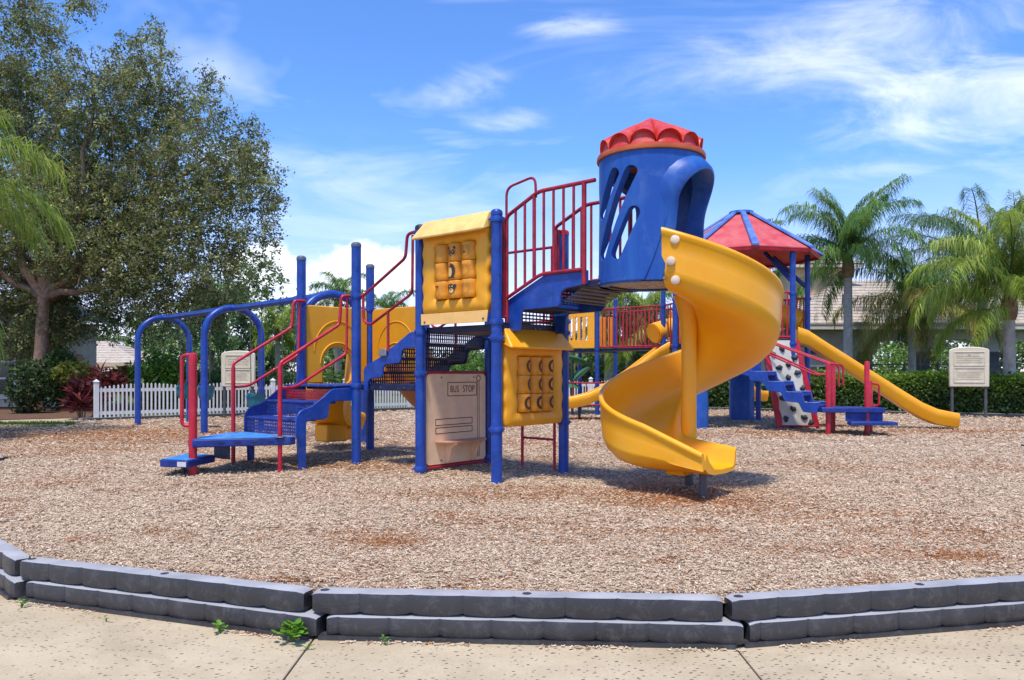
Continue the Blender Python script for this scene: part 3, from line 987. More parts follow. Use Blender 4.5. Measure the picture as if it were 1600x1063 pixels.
# slide hoods on the far edges of the lower deck, and the slides behind them
def hood(parent, M, mtl, W=S - .14, H=1.12):
    n = 20
    outer = [(-W / 2, 0), (-W / 2, H * .96), (-W / 2 + .05, H), (W / 2 - .05, H), (W / 2, H * .96), (W / 2, 0)]
    arch = [(-.27, 0)] + [(-.27 * cos(pi * q / n), .26 + .27 * sin(pi * q / n)) for q in range(n + 1)] + [(.27, 0)]
    poly = outer + arch[::-1]
    mb = MB()
    mb.prism([M @ Vector((x, -.02, z)) for x, z in poly], M.to_3x3() @ Vector((0, .06, 0)))
    o = mb.build('slide_hood', mtl, parent, bevel=.012)
    mb = MB()
    mb.tube([M @ Vector((-.42 * cos(pi * q / n), -.02, .45 + .46 * sin(pi * q / n))) for q in range(n + 1)], .009, 8)
    mb.tube([M @ Vector((-.31 * cos(pi * q / n), -.02, .28 + .31 * sin(pi * q / n))) for q in range(n + 1)], .012, 8)
    mb.build('arch_moulding', mtl, o)
    return o
HY2 = mat('orange_yellow_plastic', (0.80, 0.32, 0.010), 0.42, 0.08, 4, col2=(.82, .37, .02))
hood(PS, Matrix.Translation((-3 * S, S / 2, Zl + .01)) @ Matrix.Rotation(R(90), 4, 'Z'), YELP)
hood(PS, Matrix.Translation((-2.5 * S, S, Zl + .01)), HY2)
# curving slide off the F-G edge
pth = []
Rc = 1.0
for q in range(25):
    a = q / 24
    ang = a * R(72)
    pth.append((-3 * S - Rc * sin(ang), S / 2 + Rc - Rc * cos(ang), Zl - .02 - (Zl - .42) * (a * a * (3 - 2 * a)) ** .9 * 1.0))
dx, dy = pth[-1][0] - pth[-2][0], pth[-1][1] - pth[-2][1]
for q in range(1, 5):
    pth.append((pth[24][0] + dx * q * 1.6, pth[24][1] + dy * q * 1.6, pth[24][2] - .02 * q))
mb = MB(); chute(mb, pth, .62, [.88, .88, .86, .82, .76, .70, .63, .57, .52, .48] + [.44] * 8 + [.36, .32, .30, .28, .26, .25, .24] + [.22] * 4)
cs = mb.build('curved_slide', YEL, PS, smooth=50)
for p in (pth[21], pth[26]):
    mb = MB(); mb.box(p[0] - .17, p[0] + .17, p[1] - .2, p[1] + .2, .12, p[2] - .03)
    mb.build('slide_foot', YELP, cs, bevel=.03)
# straight orange slide off the G-H edge
pth = [(-2.5 * S, S + .02, Zl), (-2.5 * S, S + .25, Zl - .06), (-2.5 * S, S + .5, Zl - .28), (-2.5 * S, S + 1.0, .42), (-2.5 * S, S + 1.2, .32), (-2.5 * S, S + 1.6, .28)]
mb = MB(); chute(mb, pth, .62, [.86, .75, .5, .3, .24, .22]); mb.build('straight_slide', ORANGE, PS, smooth=50)

# ---- picture panels with turning rollers
def cyl_decal(mb, shape, r, a_off, z_off, mi):
    c = (sum(p[0] for p in shape) / len(shape), sum(p[1] for p in shape) / len(shape))
    pts = [c] + list(shape)
    f = lambda p: (r * sin(p[0] / r + a_off), -r * cos(p[0] / r + a_off), p[1] + z_off)
    n = len(shape)
    mb.add([f(p) for p in pts], [(0, 1 + q, 1 + (q + 1) % n) for q in range(n)], mi)
def ell(cx, cy, rx, ry, n=14, a0=0, a1=2 * pi):
    return [(cx + rx * cos(a0 + (a1 - a0) * q / n), cy + ry * sin(a0 + (a1 - a0) * q / n)) for q in range(n)]
def ring_decal(mb, cx, cz, ro, ri, r, a_off, mi, n=28):
    f = lambda x, z, rr: (rr * sin(x / r + a_off), -rr * cos(x / r + a_off), z)
    vs = []
    for q in range(n):
        a = 2 * pi * q / n
        vs.append(f(cx + ri * cos(a), cz + ri * sin(a), r)); vs.append(f(cx + ro * cos(a), cz + ro * sin(a), r))
    mb.add(vs, [(2 * q, 2 * q + 1, (2 * q + 3) % (2 * n), (2 * q + 2) % (2 * n)) for q in range(n)], mi)

def picture_panel(parent, M, kind):
    W, H = S - .15, 1.05
    Wx0, Wx1, Wz0, Wz1 = .235, .885, .16, .80
    def outline(x0, x1, z0, z1, amp, waves, n=30, rc=.05):
        pts = []
        for q in range(n): pts.append((x0 + (x1 - x0) * q / n, z0))
        for q in range(n): pts.append((x1 + amp * -cos(2 * pi * waves * q / n) + 0, z0 + (z1 - z0) * q / n))
        for q in range(n): pts.append((x1 - (x1 - x0) * q / n, z1))
        for q in range(n): pts.append((x0 - amp * -cos(2 * pi * waves * q / n), z1 - (z1 - z0) * q / n))
        # round the corners a little
        out = []
        for k, p in enumerate(pts):
            a, b = pts[k - 1], pts[(k + 1) % len(pts)]
            out.append(((a[0] + 2 * p[0] + b[0]) / 4, (a[1] + 2 * p[1] + b[1]) / 4))
        return out
    O = outline(.01, W - .01, 0, H, .014, 5)
    I = outline(Wx0, Wx1, Wz0, Wz1, -.012, 3)
    mb = MB(); rings = []
    for f, y in ((0, .05), (0, -.02), (.04, -.045), (.12, -.058), (.5, -.064), (.85, -.06), (.95, -.048), (1, -.025), (1, .05)):
        rings.append([M @ Vector((o[0] + (i_[0] - o[0]) * f, y, o[1] + (i_[1] - o[1]) * f)) for o, i_ in zip(O, I)])
    mb.loft(rings, True, False, wrap=True)
    pan = mb.build('picture_panel', YELP, parent, smooth=50)
    # sloping eave along the top
    mb = MB(); rings = []
    for x, ex in ((-.035, .012), (-.02, 0), (W + .02, 0), (W + .035, .012)):
        tx_ = .05 if x < W / 2 else -.05
        rings.append([M @ Vector(p) for p in ((x, -.19 + ex, H - .165 + ex), (x, -.195 + ex, H - .145), (x, -.185 + ex, H - .13 - ex), (x + tx_, -.03, H + .065 - ex), (x + tx_, .0, H + .075 - ex), (x + tx_, .045, H + .06 - ex), (x + tx_, .05, H - .06), (x, -.045, H - .10), (x, -.17 + ex, H - .165 + ex))])
    mb.loft(rings)
    mb.build('eave', LYEL if kind == 'animal' else YELP, pan, bevel=.006)
    cw, chh = (Wx1 - Wx0) / 3, (Wz1 - Wz0) / 3
    r = cw * .515
    for c in range(3):
        x = Wx0 + cw * (c + .5)
        mb = MB(); mb.tube([(x, .0, Wz0 - .03), (x, .0, Wz1 + .06)], .012, 8)
        rod = mb.build('rod', BLACK, pan); rod.matrix_local = M
        for rw in range(3):
            mb = MB()
            h = chh * .97
            mb.lathe([(.012, 0), (r * .93, 0), (r * .985, .008), (r * .97, h * .3), (r * .955, h * .5), (r * .97, h * .7), (r * .985, h - .008), (r * .93, h), (.012, h)], 28)
            rr = r * .985 + .003
            if kind == 'tyre':
                off = (.055, .06, .035)[c] + (.02 if rw == 1 and c == 0 else 0) - (.03 if rw == 0 and c < 2 else 0) + (.015 if (rw == 0 and c == 2) else 0)
                ring_decal(mb, off, h * .5, .078, .046, rr, 0, 1)
            else:
                if c == 1:
                    if rw == 2:
                        lay = [(1, ell(-.028, .105, .022, .027)), (1, ell(.028, .105, .024, .028)), (1, ell(-.048, .155, .015, .018)), (1, ell(.046, .155, .015, .018)), (1, ell(0, .062, .013, .009)), (3, ell(-.026, .108, .008, .008)), (3, ell(.028, .108, .008, .008))]
                        ring_decal(mb, 0, .105, .070, .065, rr, 0, 2)
                    elif rw == 1:
                        lay = [(1, ell(.012, .10, .046, .082)), (1, ell(-.03, .022, .024, .010)), (1, ell(.026, .022, .024, .010)), (3, ell(-.014, .09, .030, .058)), (1, ell(-.01, .165, .028, .026)), (3, ell(-.018, .168, .008, .008))]
                    else:
                        lay = [(1, ell(-.056, .14, .018, .022)), (1, ell(.056, .14, .018, .022)), (1, ell(0, .11, .056, .056)), (3, ell(.004, .085, .034, .027)), (3, ell(-.02, .135, .009, .009)), (3, ell(.022, .135, .009, .009)), (1, ell(.004, .098, .011, .008))]
                    for li, (mi_, sh) in enumerate(lay): cyl_decal(mb, sh, rr + .0006 * li, 0, 0, mi_)
                elif c == 0:
                    if rw == 2: cyl_decal(mb, [(-.10, .04), (-.075, .05), (-.055, .09), (-.08, .16)], rr, 0, 0, 2)
                    elif rw == 1: cyl_decal(mb, [(-.11, .03), (-.07, .03), (-.075, .10), (-.10, .15)], rr, 0, 0, 2)
                    else:
                        for sh in (ell(-.05, .15, .02, .008), ell(-.01, .145, .016, .012)): cyl_decal(mb, sh, rr, 0, 0, 1)
                        ring_decal(mb, -.02, .07, .05, .045, rr, 0, 2)
                else:
                    ring_decal(mb, .0, .10, .062, .056, rr, 0, 2); ring_decal(mb, .045, .14, .026, .021, rr, 0, 2); ring_decal(mb, -.045, .14, .024, .019, rr, 0, 2)
                    if rw == 2: cyl_decal(mb, ell(-.01, .09, .018, .01), rr, 0, 0, 1)
            ro = mb.build('roller', [ROLL, INK, INK2, LYEL], pan, smooth=40, recalc=False)
            ro.matrix_local = M @ Matrix.Translation((x, 0, Wz0 + chh * rw + .004))
    return pan
pa = picture_panel(PS, Matrix.Translation((-S + .075, 0, 1.93)), 'animal')
mb = MB(); mb.prism([(-S + .09, -.075, 1.80), (-.085, -.075, 1.80), (-.085, -.055, 1.935), (-S + .065, -.055, 1.935)], (0, .012, 0))
ks = mb.build('kick_strip', TANL, PS, bevel=.004)
bolts(ks, [(-S + .15, -.072, 1.835), (-.14, -.072, 1.84)], (0, -1, 0), .012, GREYM)
picture_panel(PS, Matrix.Translation((0, .075, .615)) @ Matrix.Rotation(R(90), 4, 'Z'), 'tyre')

# ---- bus stop panel below the deck on the far-left edge, facing +u
def busstop():
    u0, u1 = -S - .01, -S + .012
    n = 6
    def rrect(v0, v1, z0, z1, r):
        out = []
        for (cv, cz, a0) in ((v1 - r, z0 + r, -90), (v1 - r, z1 - r, 0), (v0 + r, z1 - r, 90), (v0 + r, z0 + r, 180)):
            for q in range(n + 1):
                a = R(a0 + 90 * q / n); out.append((cv + r * cos(a), cz + r * sin(a)))
        return out
    mb = MB(); mb.prism([(u0, v, z) for v, z in rrect(.085, S - .085, .085, 1.215, .06)], (u1 - u0, 0, 0))
    pn = mb.build('bus_stop_panel', TAN, PS, bevel=.004)
    fr = MB()
    fr.tube([(-S, .06, 1.235), (-S, S - .06, 1.235)], .02, 10)
    fr.tube([(-S, .06, .055), (-S, S - .06, .055)], .018, 10)
    loop = [(-S - .002, v, z) for v, z in rrect(.08, S - .08, .08, 1.22, .062)]
    fr.tube(loop, .009, 6, True)
    fr.build('panel_frame', DRED, pn)
    g = MB()
    def line(v0, z0, v1, z1, w=.005):
        d = Vector((0, v1 - v0, z1 - z0)); L_ = d.length; d.normalize(); s_ = Vector((0, -d.z, d.y)) * w
        a, b = Vector((u1 - .001, v0, z0)) - d * w, Vector((u1 - .001, v1, z1)) + d * w
        g.prism([a + s_, b + s_, b - s_, a - s_], (.0025, 0, 0))
    def rect(v0, v1, z0, z1):
        line(v0, z0, v1, z0); line(v0, z1, v1, z1); line(v0, z0, v0, z1); line(v1, z0, v1, z1)
    rect(.455, .985, .935, 1.105)
    rect(.245, .90, .572, .648); rect(.245, .90, .468, .54)
    line(1.005, .13, 1.005, 1.115, .004); line(1.035, .13, 1.035, 1.115, .004)
    g.build('groove_drawing', GROOVE, pn, smooth=0)
    g = MB(); g.tube([(u1 + .0005, 1.02 + .036 * cos(a), 1.155 + .036 * sin(a)) for a in [2 * pi * q / 24 for q in range(24)]], .005, 6, True)
    g.build('sign_disc_drawing', GROOVE, pn)
    for word, v in (('BUS', .575), ('STOP', .835)):
        t_ = text_mesh('lettering', word, .122, GROOVE, pn, (u1 + .0005, v, 1.018), (R(90), 0, R(90)))
        t_.scale = (.70, 1, 1)
    bolts(pn, [(u1, .34, 1.17), (u1, .93, 1.17), (u1, .34, .13), (u1, .93, .13)], (1, 0, 0), .01, GREYM)
    poly = [(u1, .235), (u1, 1.09)] + [(u1 + .06 + .20 * sin(pi * q / 12) ** .6, 1.09 - .855 * q / 12) for q in range(0, 13)]
    mb = MB(); mb.prism([(x, v, .355) for x, v in poly], (0, 0, .022)); sh = mb.build('shelf', mat('shelf_board', (.50, .25, .16), .5), pn, bevel=.004)
    for v in (.42, .90):
        br = [(u1, .355), (u1 + .20, .355), (u1 + .20, .335), (u1 + .15, .32), (u1 + .10, .27), (u1 + .085, .20), (u1 + .06, .12), (u1 + .02, .09), (u1, .09)]
        mb = MB(); mb.prism([(x, v - .012, z) for x, z in br], (0, .024, 0)); mb.build('bracket', TAN, pn, bevel=.003)
busstop()

# ---- stair bridge from the deck to the tower
V0, V1, UE = .20, 1.04, 1.07
prof_b = [(.0, 1.70), (.0, 2.05), (.03, 2.07), (.50, 2.285), (.56, 2.30), (UE + .03, 2.305), (UE + .03, 2.16), (.82, 2.13), (.76, 2.10), (.745, 1.98), (.70, 1.94), (.24, 1.93), (.20, 1.90), (.185, 1.70)]
for v in (V0, V1):
    stringer(PS, [(u, v - .014, z) for u, z in prof_b], (0, .028, 0), BLUE)
for (u0, u1, z) in ((.0, .42, 1.97), (.40, UE, 2.20)):
    mb = MB(); mb.box(u0 + .01, u1 + .02, V0 + .03, V1 - .03, z - .03, z); mb.build('tread', NAVY, PS, bevel=.008)
    mb = MB(); perf(mb, (u0 + .02, V0 + .03, z - .19), (0, V1 - V0 - .06, 0), (0, 0, .16), 12, 4, .78, .9)
    mb.build('riser', NAVY, PS, solid=.006, smooth=0)
mb = MB(); perf(mb, (.75, V0 + .03, 2.0), (0, V1 - V0 - .06, 0), (.3, 0, .15), 16, 5, .8, .9)
mb.build('tread_support', GREYM, PS, solid=.006, smooth=0)
mb = MB(); mb.box(.0, .03, .07, S - .07, 1.69, 1.80); bb = mb.build('bridge_beam', NAVY, PS, bevel=.005)
bolts(bb, [(.03, .35 + .09 * q + (.12 if q > 1 else 0), 1.75) for q in range(4)], (1, 0, 0), .009)
for side, v in enumerate((V0 - .03, V1 + .03)):
    mb = MB()
    tp = lambda u: 3.0 + (.215 * min(1, u / .46)) + .012 * max(0, u - .46)
    bt = lambda u: 2.075 + (.235 * min(1, u / .5)) + .01 * max(0, u - .5)
    mb.tube(fillet([(.0, v, tp(0) - .12), (.0, v, tp(0)), (.46, v, tp(.46)), (UE + .14, v, tp(UE))], .08), .022, 10)
    mb.tube(fillet([(.0, v, bt(0)), (.5, v, bt(.5)), (UE, v, bt(UE))], .08), .02, 10)
    mb.tube([(0, v, 1.70), (0, v, tp(0) - .02)], .023, 12)
    mb.tube([(UE, v, 2.16), (UE, v, tp(UE) - .01)], .026, 12)
    nn = 8
    for q in range(1, nn):
        u = UE * q / nn
        mb.tube([(u, v, bt(u)), (u, v, tp(u))], .0155 if q != 3 else .021, 8)
    if side == 0:
        mb.tube(fillet([(-.02, v + .02, 2.95), (-.02, v + .02, 3.33), (.40, v + .02, 3.40), (.41, v + .02, 3.16)], .10), .015, 8)
    mb.build('bridge_railing', DRED, PS)
# short infill rails beside the bridge, and the rail on the far edge of the deck
for (v0, v1) in ((.06, V0 - .03), (V1 + .03, S - .06)):
    mb = MB()
    mb.tube([(0, v0, 2.97), (0, v1, 2.97)], .018, 8); mb.tube([(0, v0, 1.86), (0, v1, 1.86)], .018, 8)
    mb.tube([(0, (v0 + v1) / 2, 1.86), (0, (v0 + v1) / 2, 2.97)], .015, 8)
    mb.build('infill_rail', DRED, PS)
mb = MB()
mb.tube([(-S + .06, S, 2.80), (-.06, S, 2.80)], .018, 8); mb.tube([(-S + .06, S, 1.87), (-.06, S, 1.87)], .018, 8)
for q in range(1, 9):
    u = -S + .06 + (S - .12) * q / 9
    if 2 < q < 7: continue
    mb.tube([(u, S, 1.87), (u, S, 2.80)], .015, 8)
mb.build('deck_railing', DRED, PS)
# ladder under that edge
mb = MB()
for u in (-S + .48, -S + 1.01):
    mb.tube(fillet([(u, S + .12, -.1), (u, S + .12, 1.6), (u, S + .02, 1.78)], .1), .02, 10)
for z in (.38, .72, 1.06, 1.40):
    mb.tube([(-S + .48, S + .12, z), (-S + 1.01, S + .12, z)], .016, 8)
mb.build('ladder', RED, PS)

# ---- tower: slotted blue drum with an arched exit, and the scalloped dome
TU, TV, TR = 1.60, .62, .535
def tower():
    z0, z1 = 2.13, 3.46
    mb = MB()
    mb.lathe([(TR - .005, z0), (TR + .01, z0 + .02), (TR, z1 - .02), (TR - .02, z1), (TR - .075, z1), (TR - .08, z0)] + [(TR - .005, z0)], 96, (TU, TV))
    # a closed ring of wall: drop the lathe's caps and weld its seam
    mb.f = [f for f in mb.f if len(f) == 4]
    nl = 6 * 96
    mb.f = [tuple(q - nl if q >= nl else q for q in f) for f in mb.f]; mb.v = mb.v[:nl]; mb.m = [0] * len(mb.f)
    drum = mb.build('drum', BLUEP, PS, smooth=40)
    cut = []
    def slot(a_deg, zc, half, tilt, w=.058):
        a = R(a_deg)
        nrm = Vector((cos(a), sin(a), 0)); tg = Vector((-sin(a), cos(a), 0)); up = Vector((0, 0, 1))
        ax = (up * cos(tilt) + tg * sin(tilt)).normalized(); sd_ = nrm.cross(ax)
        c = Vector((TU, TV, zc)) + nrm * (TR - .25)
        poly = []
        for q in range(13):
            b = pi * q / 12
            poly.append(c + ax * (half + w * sin(b)) + sd_ * w * cos(b))
        for q in range(13):
            b = pi + pi * q / 12
            poly.append(c + ax * (-half + w * sin(b)) + sd_ * w * cos(b))
        m2 = MB(); m2.prism(poly, nrm * .45); cut.append(m2.build('cut', BLUEP, PS, smooth=0))
    t = R(14)
    slot(-114, 3.04, .215, R(31), .064); slot(-102, 2.83, .43, R(26.5), .066); slot(-88, 2.62, .215, R(27), .066)
    # entrance (towards the bridge) and arched exit
    def arch_cut(sgn, hw, zb, zs, zt, lean=0.0):
        poly = [(-hw, zb), (hw, zb), (hw, zs)] + [(hw * cos(pi * q / 20), zs + (zt - zs) * sin(pi * q / 20)) for q in range(1, 20)] + [(-hw, zs)]
        m2 = MB(); m2.prism([(TU + sgn * .15, TV + y, z) for y, z in poly], (sgn * .6, 0, 0)); cut.append(m2.build('cut', BLUEP, PS, smooth=0))
    arch_cut(-1, .36, 2.25, 3.0, 3.28)
    poly = [(-.505, 2.0), (.505, 2.0), (.50, 2.145), (.345, 2.88)] + [(.345 * cos(pi * q / 20), 2.88 + .37 * sin(pi * q / 20)) for q in range(1, 20)] + [(-.345, 2.88), (-.50, 2.145)]
    m2 = MB(); m2.prism([(TU + .10, TV + y, z) for y, z in poly], (.6, 0, 0)); cut.append(m2.build('cut', BLUEP, PS, smooth=0))
    boolean(drum, cut)
    drum.data.polygons.foreach_set('use_smooth', [True] * len(drum.data.polygons))
    drum.data.set_sharp_from_angle(angle=R(30))
    md = drum.modifiers.new("bevel", "BEVEL"); md.width = .012; md.segments = 3; md.limit_method = "ANGLE"; md.angle_limit = R(50)
    # flared hood round the exit: loft from the drum's cut edge outwards
    n = 40
    rings = []
    for q in range(n + 1):
        t_ = q / n
        if t_ < .3:
            z = 2.145 + .735 * t_ / .3; y = -(.50 - .155 * t_ / .3)
        elif t_ > .7:
            z = 2.145 + .735 * (1 - t_) / .3; y = .50 - .155 * (1 - t_) / .3
        else:
            a = pi - pi * (t_ - .3) / .4
            y, z = .345 * cos(a), 2.88 + .37 * sin(a)
        f = max(0, min(1, (z - 2.62) / .62)); f = f * f * (3 - 2 * f)
        x0 = TU + math.sqrt(max(.001, TR ** 2 - y * y))
        ny = max(-1, min(1, y / .345))
        o_ = Vector((0, ny, max(0, (z - 2.88) / .37))); o_.normalize()
        E = Vector((0, TV + y, z)); I_ = E - o_ * (.105 * (1 - f) + .0 * f)
        E2 = E + o_ * (.010 + .15 * f)
        ye = E2.y - TV; yi = I_.y - TV
        xe = TU + math.sqrt(max(.001, TR ** 2 - ye * ye))
        xo = TU + math.sqrt(max(.001, TR ** 2 - yi * yi)) + .125 * f * f
        X_ = Vector((1, 0, 0))
        P0 = E2 + X_ * (xe - .012)
        P2 = I_ + X_ * (xo - .006) + o_ * (.020 + .022 * f)
        P1 = (E2 + X_ * (xe + .004)).lerp(P2, .45) + o_ * .010 * f
        P3 = I_ + X_ * xo
        P4 = I_ + X_ * (xo - .02) - o_ * .012
        P5 = I_ + X_ * (x0 - .12) - o_ * .006
        rings.append([P0, P1, P2, P3, P4, P5])
    mb = MB(); mb.loft(rings, True, True)
    mb.build('exit_hood', BLUEP, drum, smooth=50)
    # floor plate with holes
    mb = MB()
    perf(mb, (TU - .5, TV - .5, z0 + .03), (1, 0, 0), (0, 1, 0), 9, 9, .45, .75, keep=lambda x, y: (x - .5) ** 2 + (y - .5) ** 2 < .235)
    mb.build('floor_plate', mat('pale_underside', (.36, .33, .34), .6, .2, 10), drum, solid=.02, smooth=0)
    mb = MB(); mb.lathe([(TR - .06, z0 + .005), (TR - .06, z0 + .05), (.43, z0 + .05), (.43, z0 + .005), (TR - .06, z0 + .005)], 48, (TU, TV))
    mb.f = [f for f in mb.f if len(f) == 4]; mb.m = [0] * len(mb.f)
    mb.build('floor_rim', BLUEP, drum)
    mb = MB(); mb.box(UE - .02, UE + .14, TV - .40, TV + .40, 2.13, 2.2); mb.build('floor_beam', NAVY, drum, bevel=.006)
    # dome
    mb = MB(); lob = 12; per = 14; M_ = lob * per
    rings = []
    def ring(fr, fz):
        out = []
        for q in range(M_):
            a = 2 * pi * q / M_ + .12
            ph = (q % per) / per
            ar = math.sqrt(max(0, 1 - (2 * ph - 1) ** 2))
            out.append((TU + fr(ar) * cos(a), TV + fr(ar) * sin(a), fz(ar)))
        return out
    zb = 3.44
    rings.append(ring(lambda a: TR + .0, lambda a: zb))
    rings.append(ring(lambda a: TR + .020, lambda a: zb + .006))
    rings.append(ring(lambda a: TR + .014, lambda a: zb + .046))
    rings.append(ring(lambda a: TR - .02, lambda a: zb + .052))
    rings.append(ring(lambda a: TR - .050, lambda a: zb + .056 + .118 * a))
    rings.append(ring(lambda a: TR - .012 + .010 * a, lambda a: zb + .058 + .125 * a))
    rings.append(ring(lambda a: TR - .025, lambda a: zb + .064 + .130 * a))
    rings.append(ring(lambda a: TR * .66, lambda a: zb + .185 + .095 * a))
    rings.append(ring(lambda a: TR * .30, lambda a: zb + .33 + .04 * a))
    rings.append(ring(lambda a: .02, lambda a: zb + .445))
    mb.loft(rings, True, True)
    mb.build('dome', DOMER, drum, smooth=32)
    mb = MB(); mb.lathe([(TR + .0225, zb - .012), (TR + .026, zb + .0), (TR + .0235, zb + .03)], 72, (TU, TV))
    mb.build('dome_rim', mat('faded_rim', (.55, .12, .03), .5), drum)
tower()

# ---- spiral slide
KU, KV = 1.76, 1.15
def spiral():
    rings = []
    def zb(th):                      # th in degrees from the start (-90)
        k = th + 90
        if k <= 300: return 2.115 - .00570 * k
        t = min(1, (k - 300) / 60)
        return 2.115 - .00570 * 300 - .155 * (1 - (1 - t) ** 2)
    def wall(k):
        if k < 305: return .60
        t = min(1, (k - 305) / 55); return .60 - .13 * t * t
    def section(hw, hi):
        # (r, z): inner lip, floor, outer wall, lip, back down the outside, underside
        return [(.085, hi), (.13, hi - .02), (.165, .20), (.215, .10), (.30, .065), (.55, .055), (.70, .075), (.80, .13), (.865, .22), (.895, hw * .62), (.915, hw - .02), (.925, hw),
                (.945, hw + .012), (.968, hw), (.975, hw - .03), (.957, hw - .06), (.950, hw * .62), (.953, hw * .59), (.934, hw * .36), (.937, hw * .33), (.90, .10), (.83, .035), (.70, .0), (.45, -.005), (.26, .01), (.16, .05), (.09, .14)]
    th = -78
    while th <= 270.01:
        k = th + 90
        a = R(th)
        hw = wall(k)
        rings.append([(KU + r * cos(a), KV + r * sin(a), zb(th) + z) for r, z in section(hw, .30)])
        th += 4
    # straight run out, heading +u
    z_e = zb(270)
    for q in range(1, 9):
        t = q / 8
        hw = .47 - .25 * t
        hi = .30 - .07 * t
        sec = section(hw, hi)
        ro = []
        for r, z in sec:
            rr = r
            if r < .3: rr = r + (.30 - r) * .62 * t          # the inner wall squares up
            zz = z if z > .06 else z
            ro.append((KU + .64 * t, KV - rr, z_e + zz * (1 if z > .12 else 1 - .25 * t)))
        rings.append(ro)
    mb = MB(); mb.loft(rings, True, True)
    o = mb.build('spiral_slide', YEL, PS, smooth=62)
    mb = MB(); mb.lathe([(.082, .30), (.080, 1.0), (.082, 1.55), (.10, 1.8), (.14, 1.97), (.17, 2.06)], 28, (KU, KV))
    mb.build('centre_column', YEL, o)
    # bolts near the start
    for (a_, dz) in ((-70, .52), (-72.5, .30), (-70, .13)):
        a = R(a_); r = .957 if dz > .2 else .935
        n_ = Vector((cos(a), sin(a), 0)); p = Vector((KU, KV, zb(a_) + dz)) + n_ * r
        mb = MB(); mb.tube([p - n_ * .01, p + n_ * .012, p + n_ * .018], [.044, .044, .034], 16)
        mb.build('bolt_cap', BOLT, o)
    # feet
    mb = MB()
    mb.tube([(KU, KV, -.15), (KU, KV, .34)], .045, 14); mb.build('support_leg', GREYM, o)
    mb = MB(); mb.tube([(KU + .48, KV - .62, -.15), (KU + .48, KV - .62, z_e + .02)], .04, 14); mb.build('support_leg', GREYM, o)
    mb = MB(); mb.box(KU + .12, KU + .34, KV - .74, KV - .5, z_e - .035, z_e + .02); mb.build('mould_foot', YEL, o, bevel=.03)
    mb = MB(); mb.box(KU - .02, KU + .18, KV - .45, KV - .2, z_e - .06, z_e + .03); mb.build('mould_foot', YEL, o, bevel=.03)
spiral()

# ------------------------------------------------------------------ swing frame and swings
def swings():
    A1 = Vector((-8.4, 18.85, 0)); D = Vector((2.7, -2.87, 0))
    d = D.normalized(); w = Vector((.728, .686, 0)).normalized()
    root = empty('swing_frame', A1, 0, 'tall blue swing frame of three arches joined by a top beam', 'swing frame')
    for k in range(3):
        c = D * k
        pts = [c - w * .60 + Vector((0, 0, -.15)), c - w * .60 + Vector((0, 0, 1.98))]
        n = 16
        for q in range(1, n):
            a = pi - pi * q / n
            pts.append(c + w * (.60 * cos(a)) + Vector((0, 0, 1.98 + .56 * sin(a))))
        pts += [c + w * .60 + Vector((0, 0, 1.98)), c + w * .60 + Vector((0, 0, -.15))]
        mb = MB(); mb.tube(pts, .068, 16); mb.build('arch', BLUE, root, smooth=60)
    for k in range(2):
        mb = MB(); mb.tube([D * k + d * .05 + Vector((0, 0, 2.53)), D * (k + 1) - d * .05 + Vector((0, 0, 2.53))], .062, 14)
        mb.build('top_beam', BLUE, root)
    labs = ['teal bucket swing nearest the outer blue arch by the white fence', 'teal bucket swing next to the middle arch, behind the red grab post',
            'teal bucket swing just past the middle arch of the swing frame', 'teal bucket swing nearest the stairs, in the inner swing bay']
    for q, t in enumerate((.327, .64, 1.26, 1.60)):
        p = A1 + D * t
        so_ = empty('bucket_swing', (p.x, p.y, 0), math.atan2(d.y, d.x), labs[q], 'swing', 'bucket swings')
        zb = .62 if q < 2 else .50
        rings = []
        for (r, z, sq) in ((.10, 0, 1), (.15, .01, 1), (.185, .07, 1), (.20, .15, 1), (.215, .26, 1), (.225, .27, 1), (.20, .265, 1), (.185, .16, 1), (.17, .08, 1), (.13, .03, 1)):
            rings.append([(r * 1.0 * cos(2 * pi * i_ / 24), r * .8 * sin(2 * pi * i_ / 24), zb + z + (.05 * cos(4 * pi * i_ / 24) if z > .2 else 0)) for i_ in range(24)])
        mb = MB(); mb.loft(rings, True, True); mb.build('bucket_seat', TEAL, so_, smooth=50)
        for s_ in (-1, 1):
            mb = MB()
            top = Vector((s_ * .26, 0, 2.46)); bot = Vector((s_ * .21, 0, zb + .45))
            mb.tube([top, bot], .009, 6)
            for e in (-1, 1):
                mb.tube([bot, Vector((s_ * .19, e * .12, zb + .25))], .008, 6)
            mb.build('chain', GREYM, so_)
            mb = MB(); mb.box(s_ * .26 - .02, s_ * .26 + .02, -.03, .03, 2.44, 2.50); mb.build('hanger', GREYM, so_, bevel=.005)
swings()

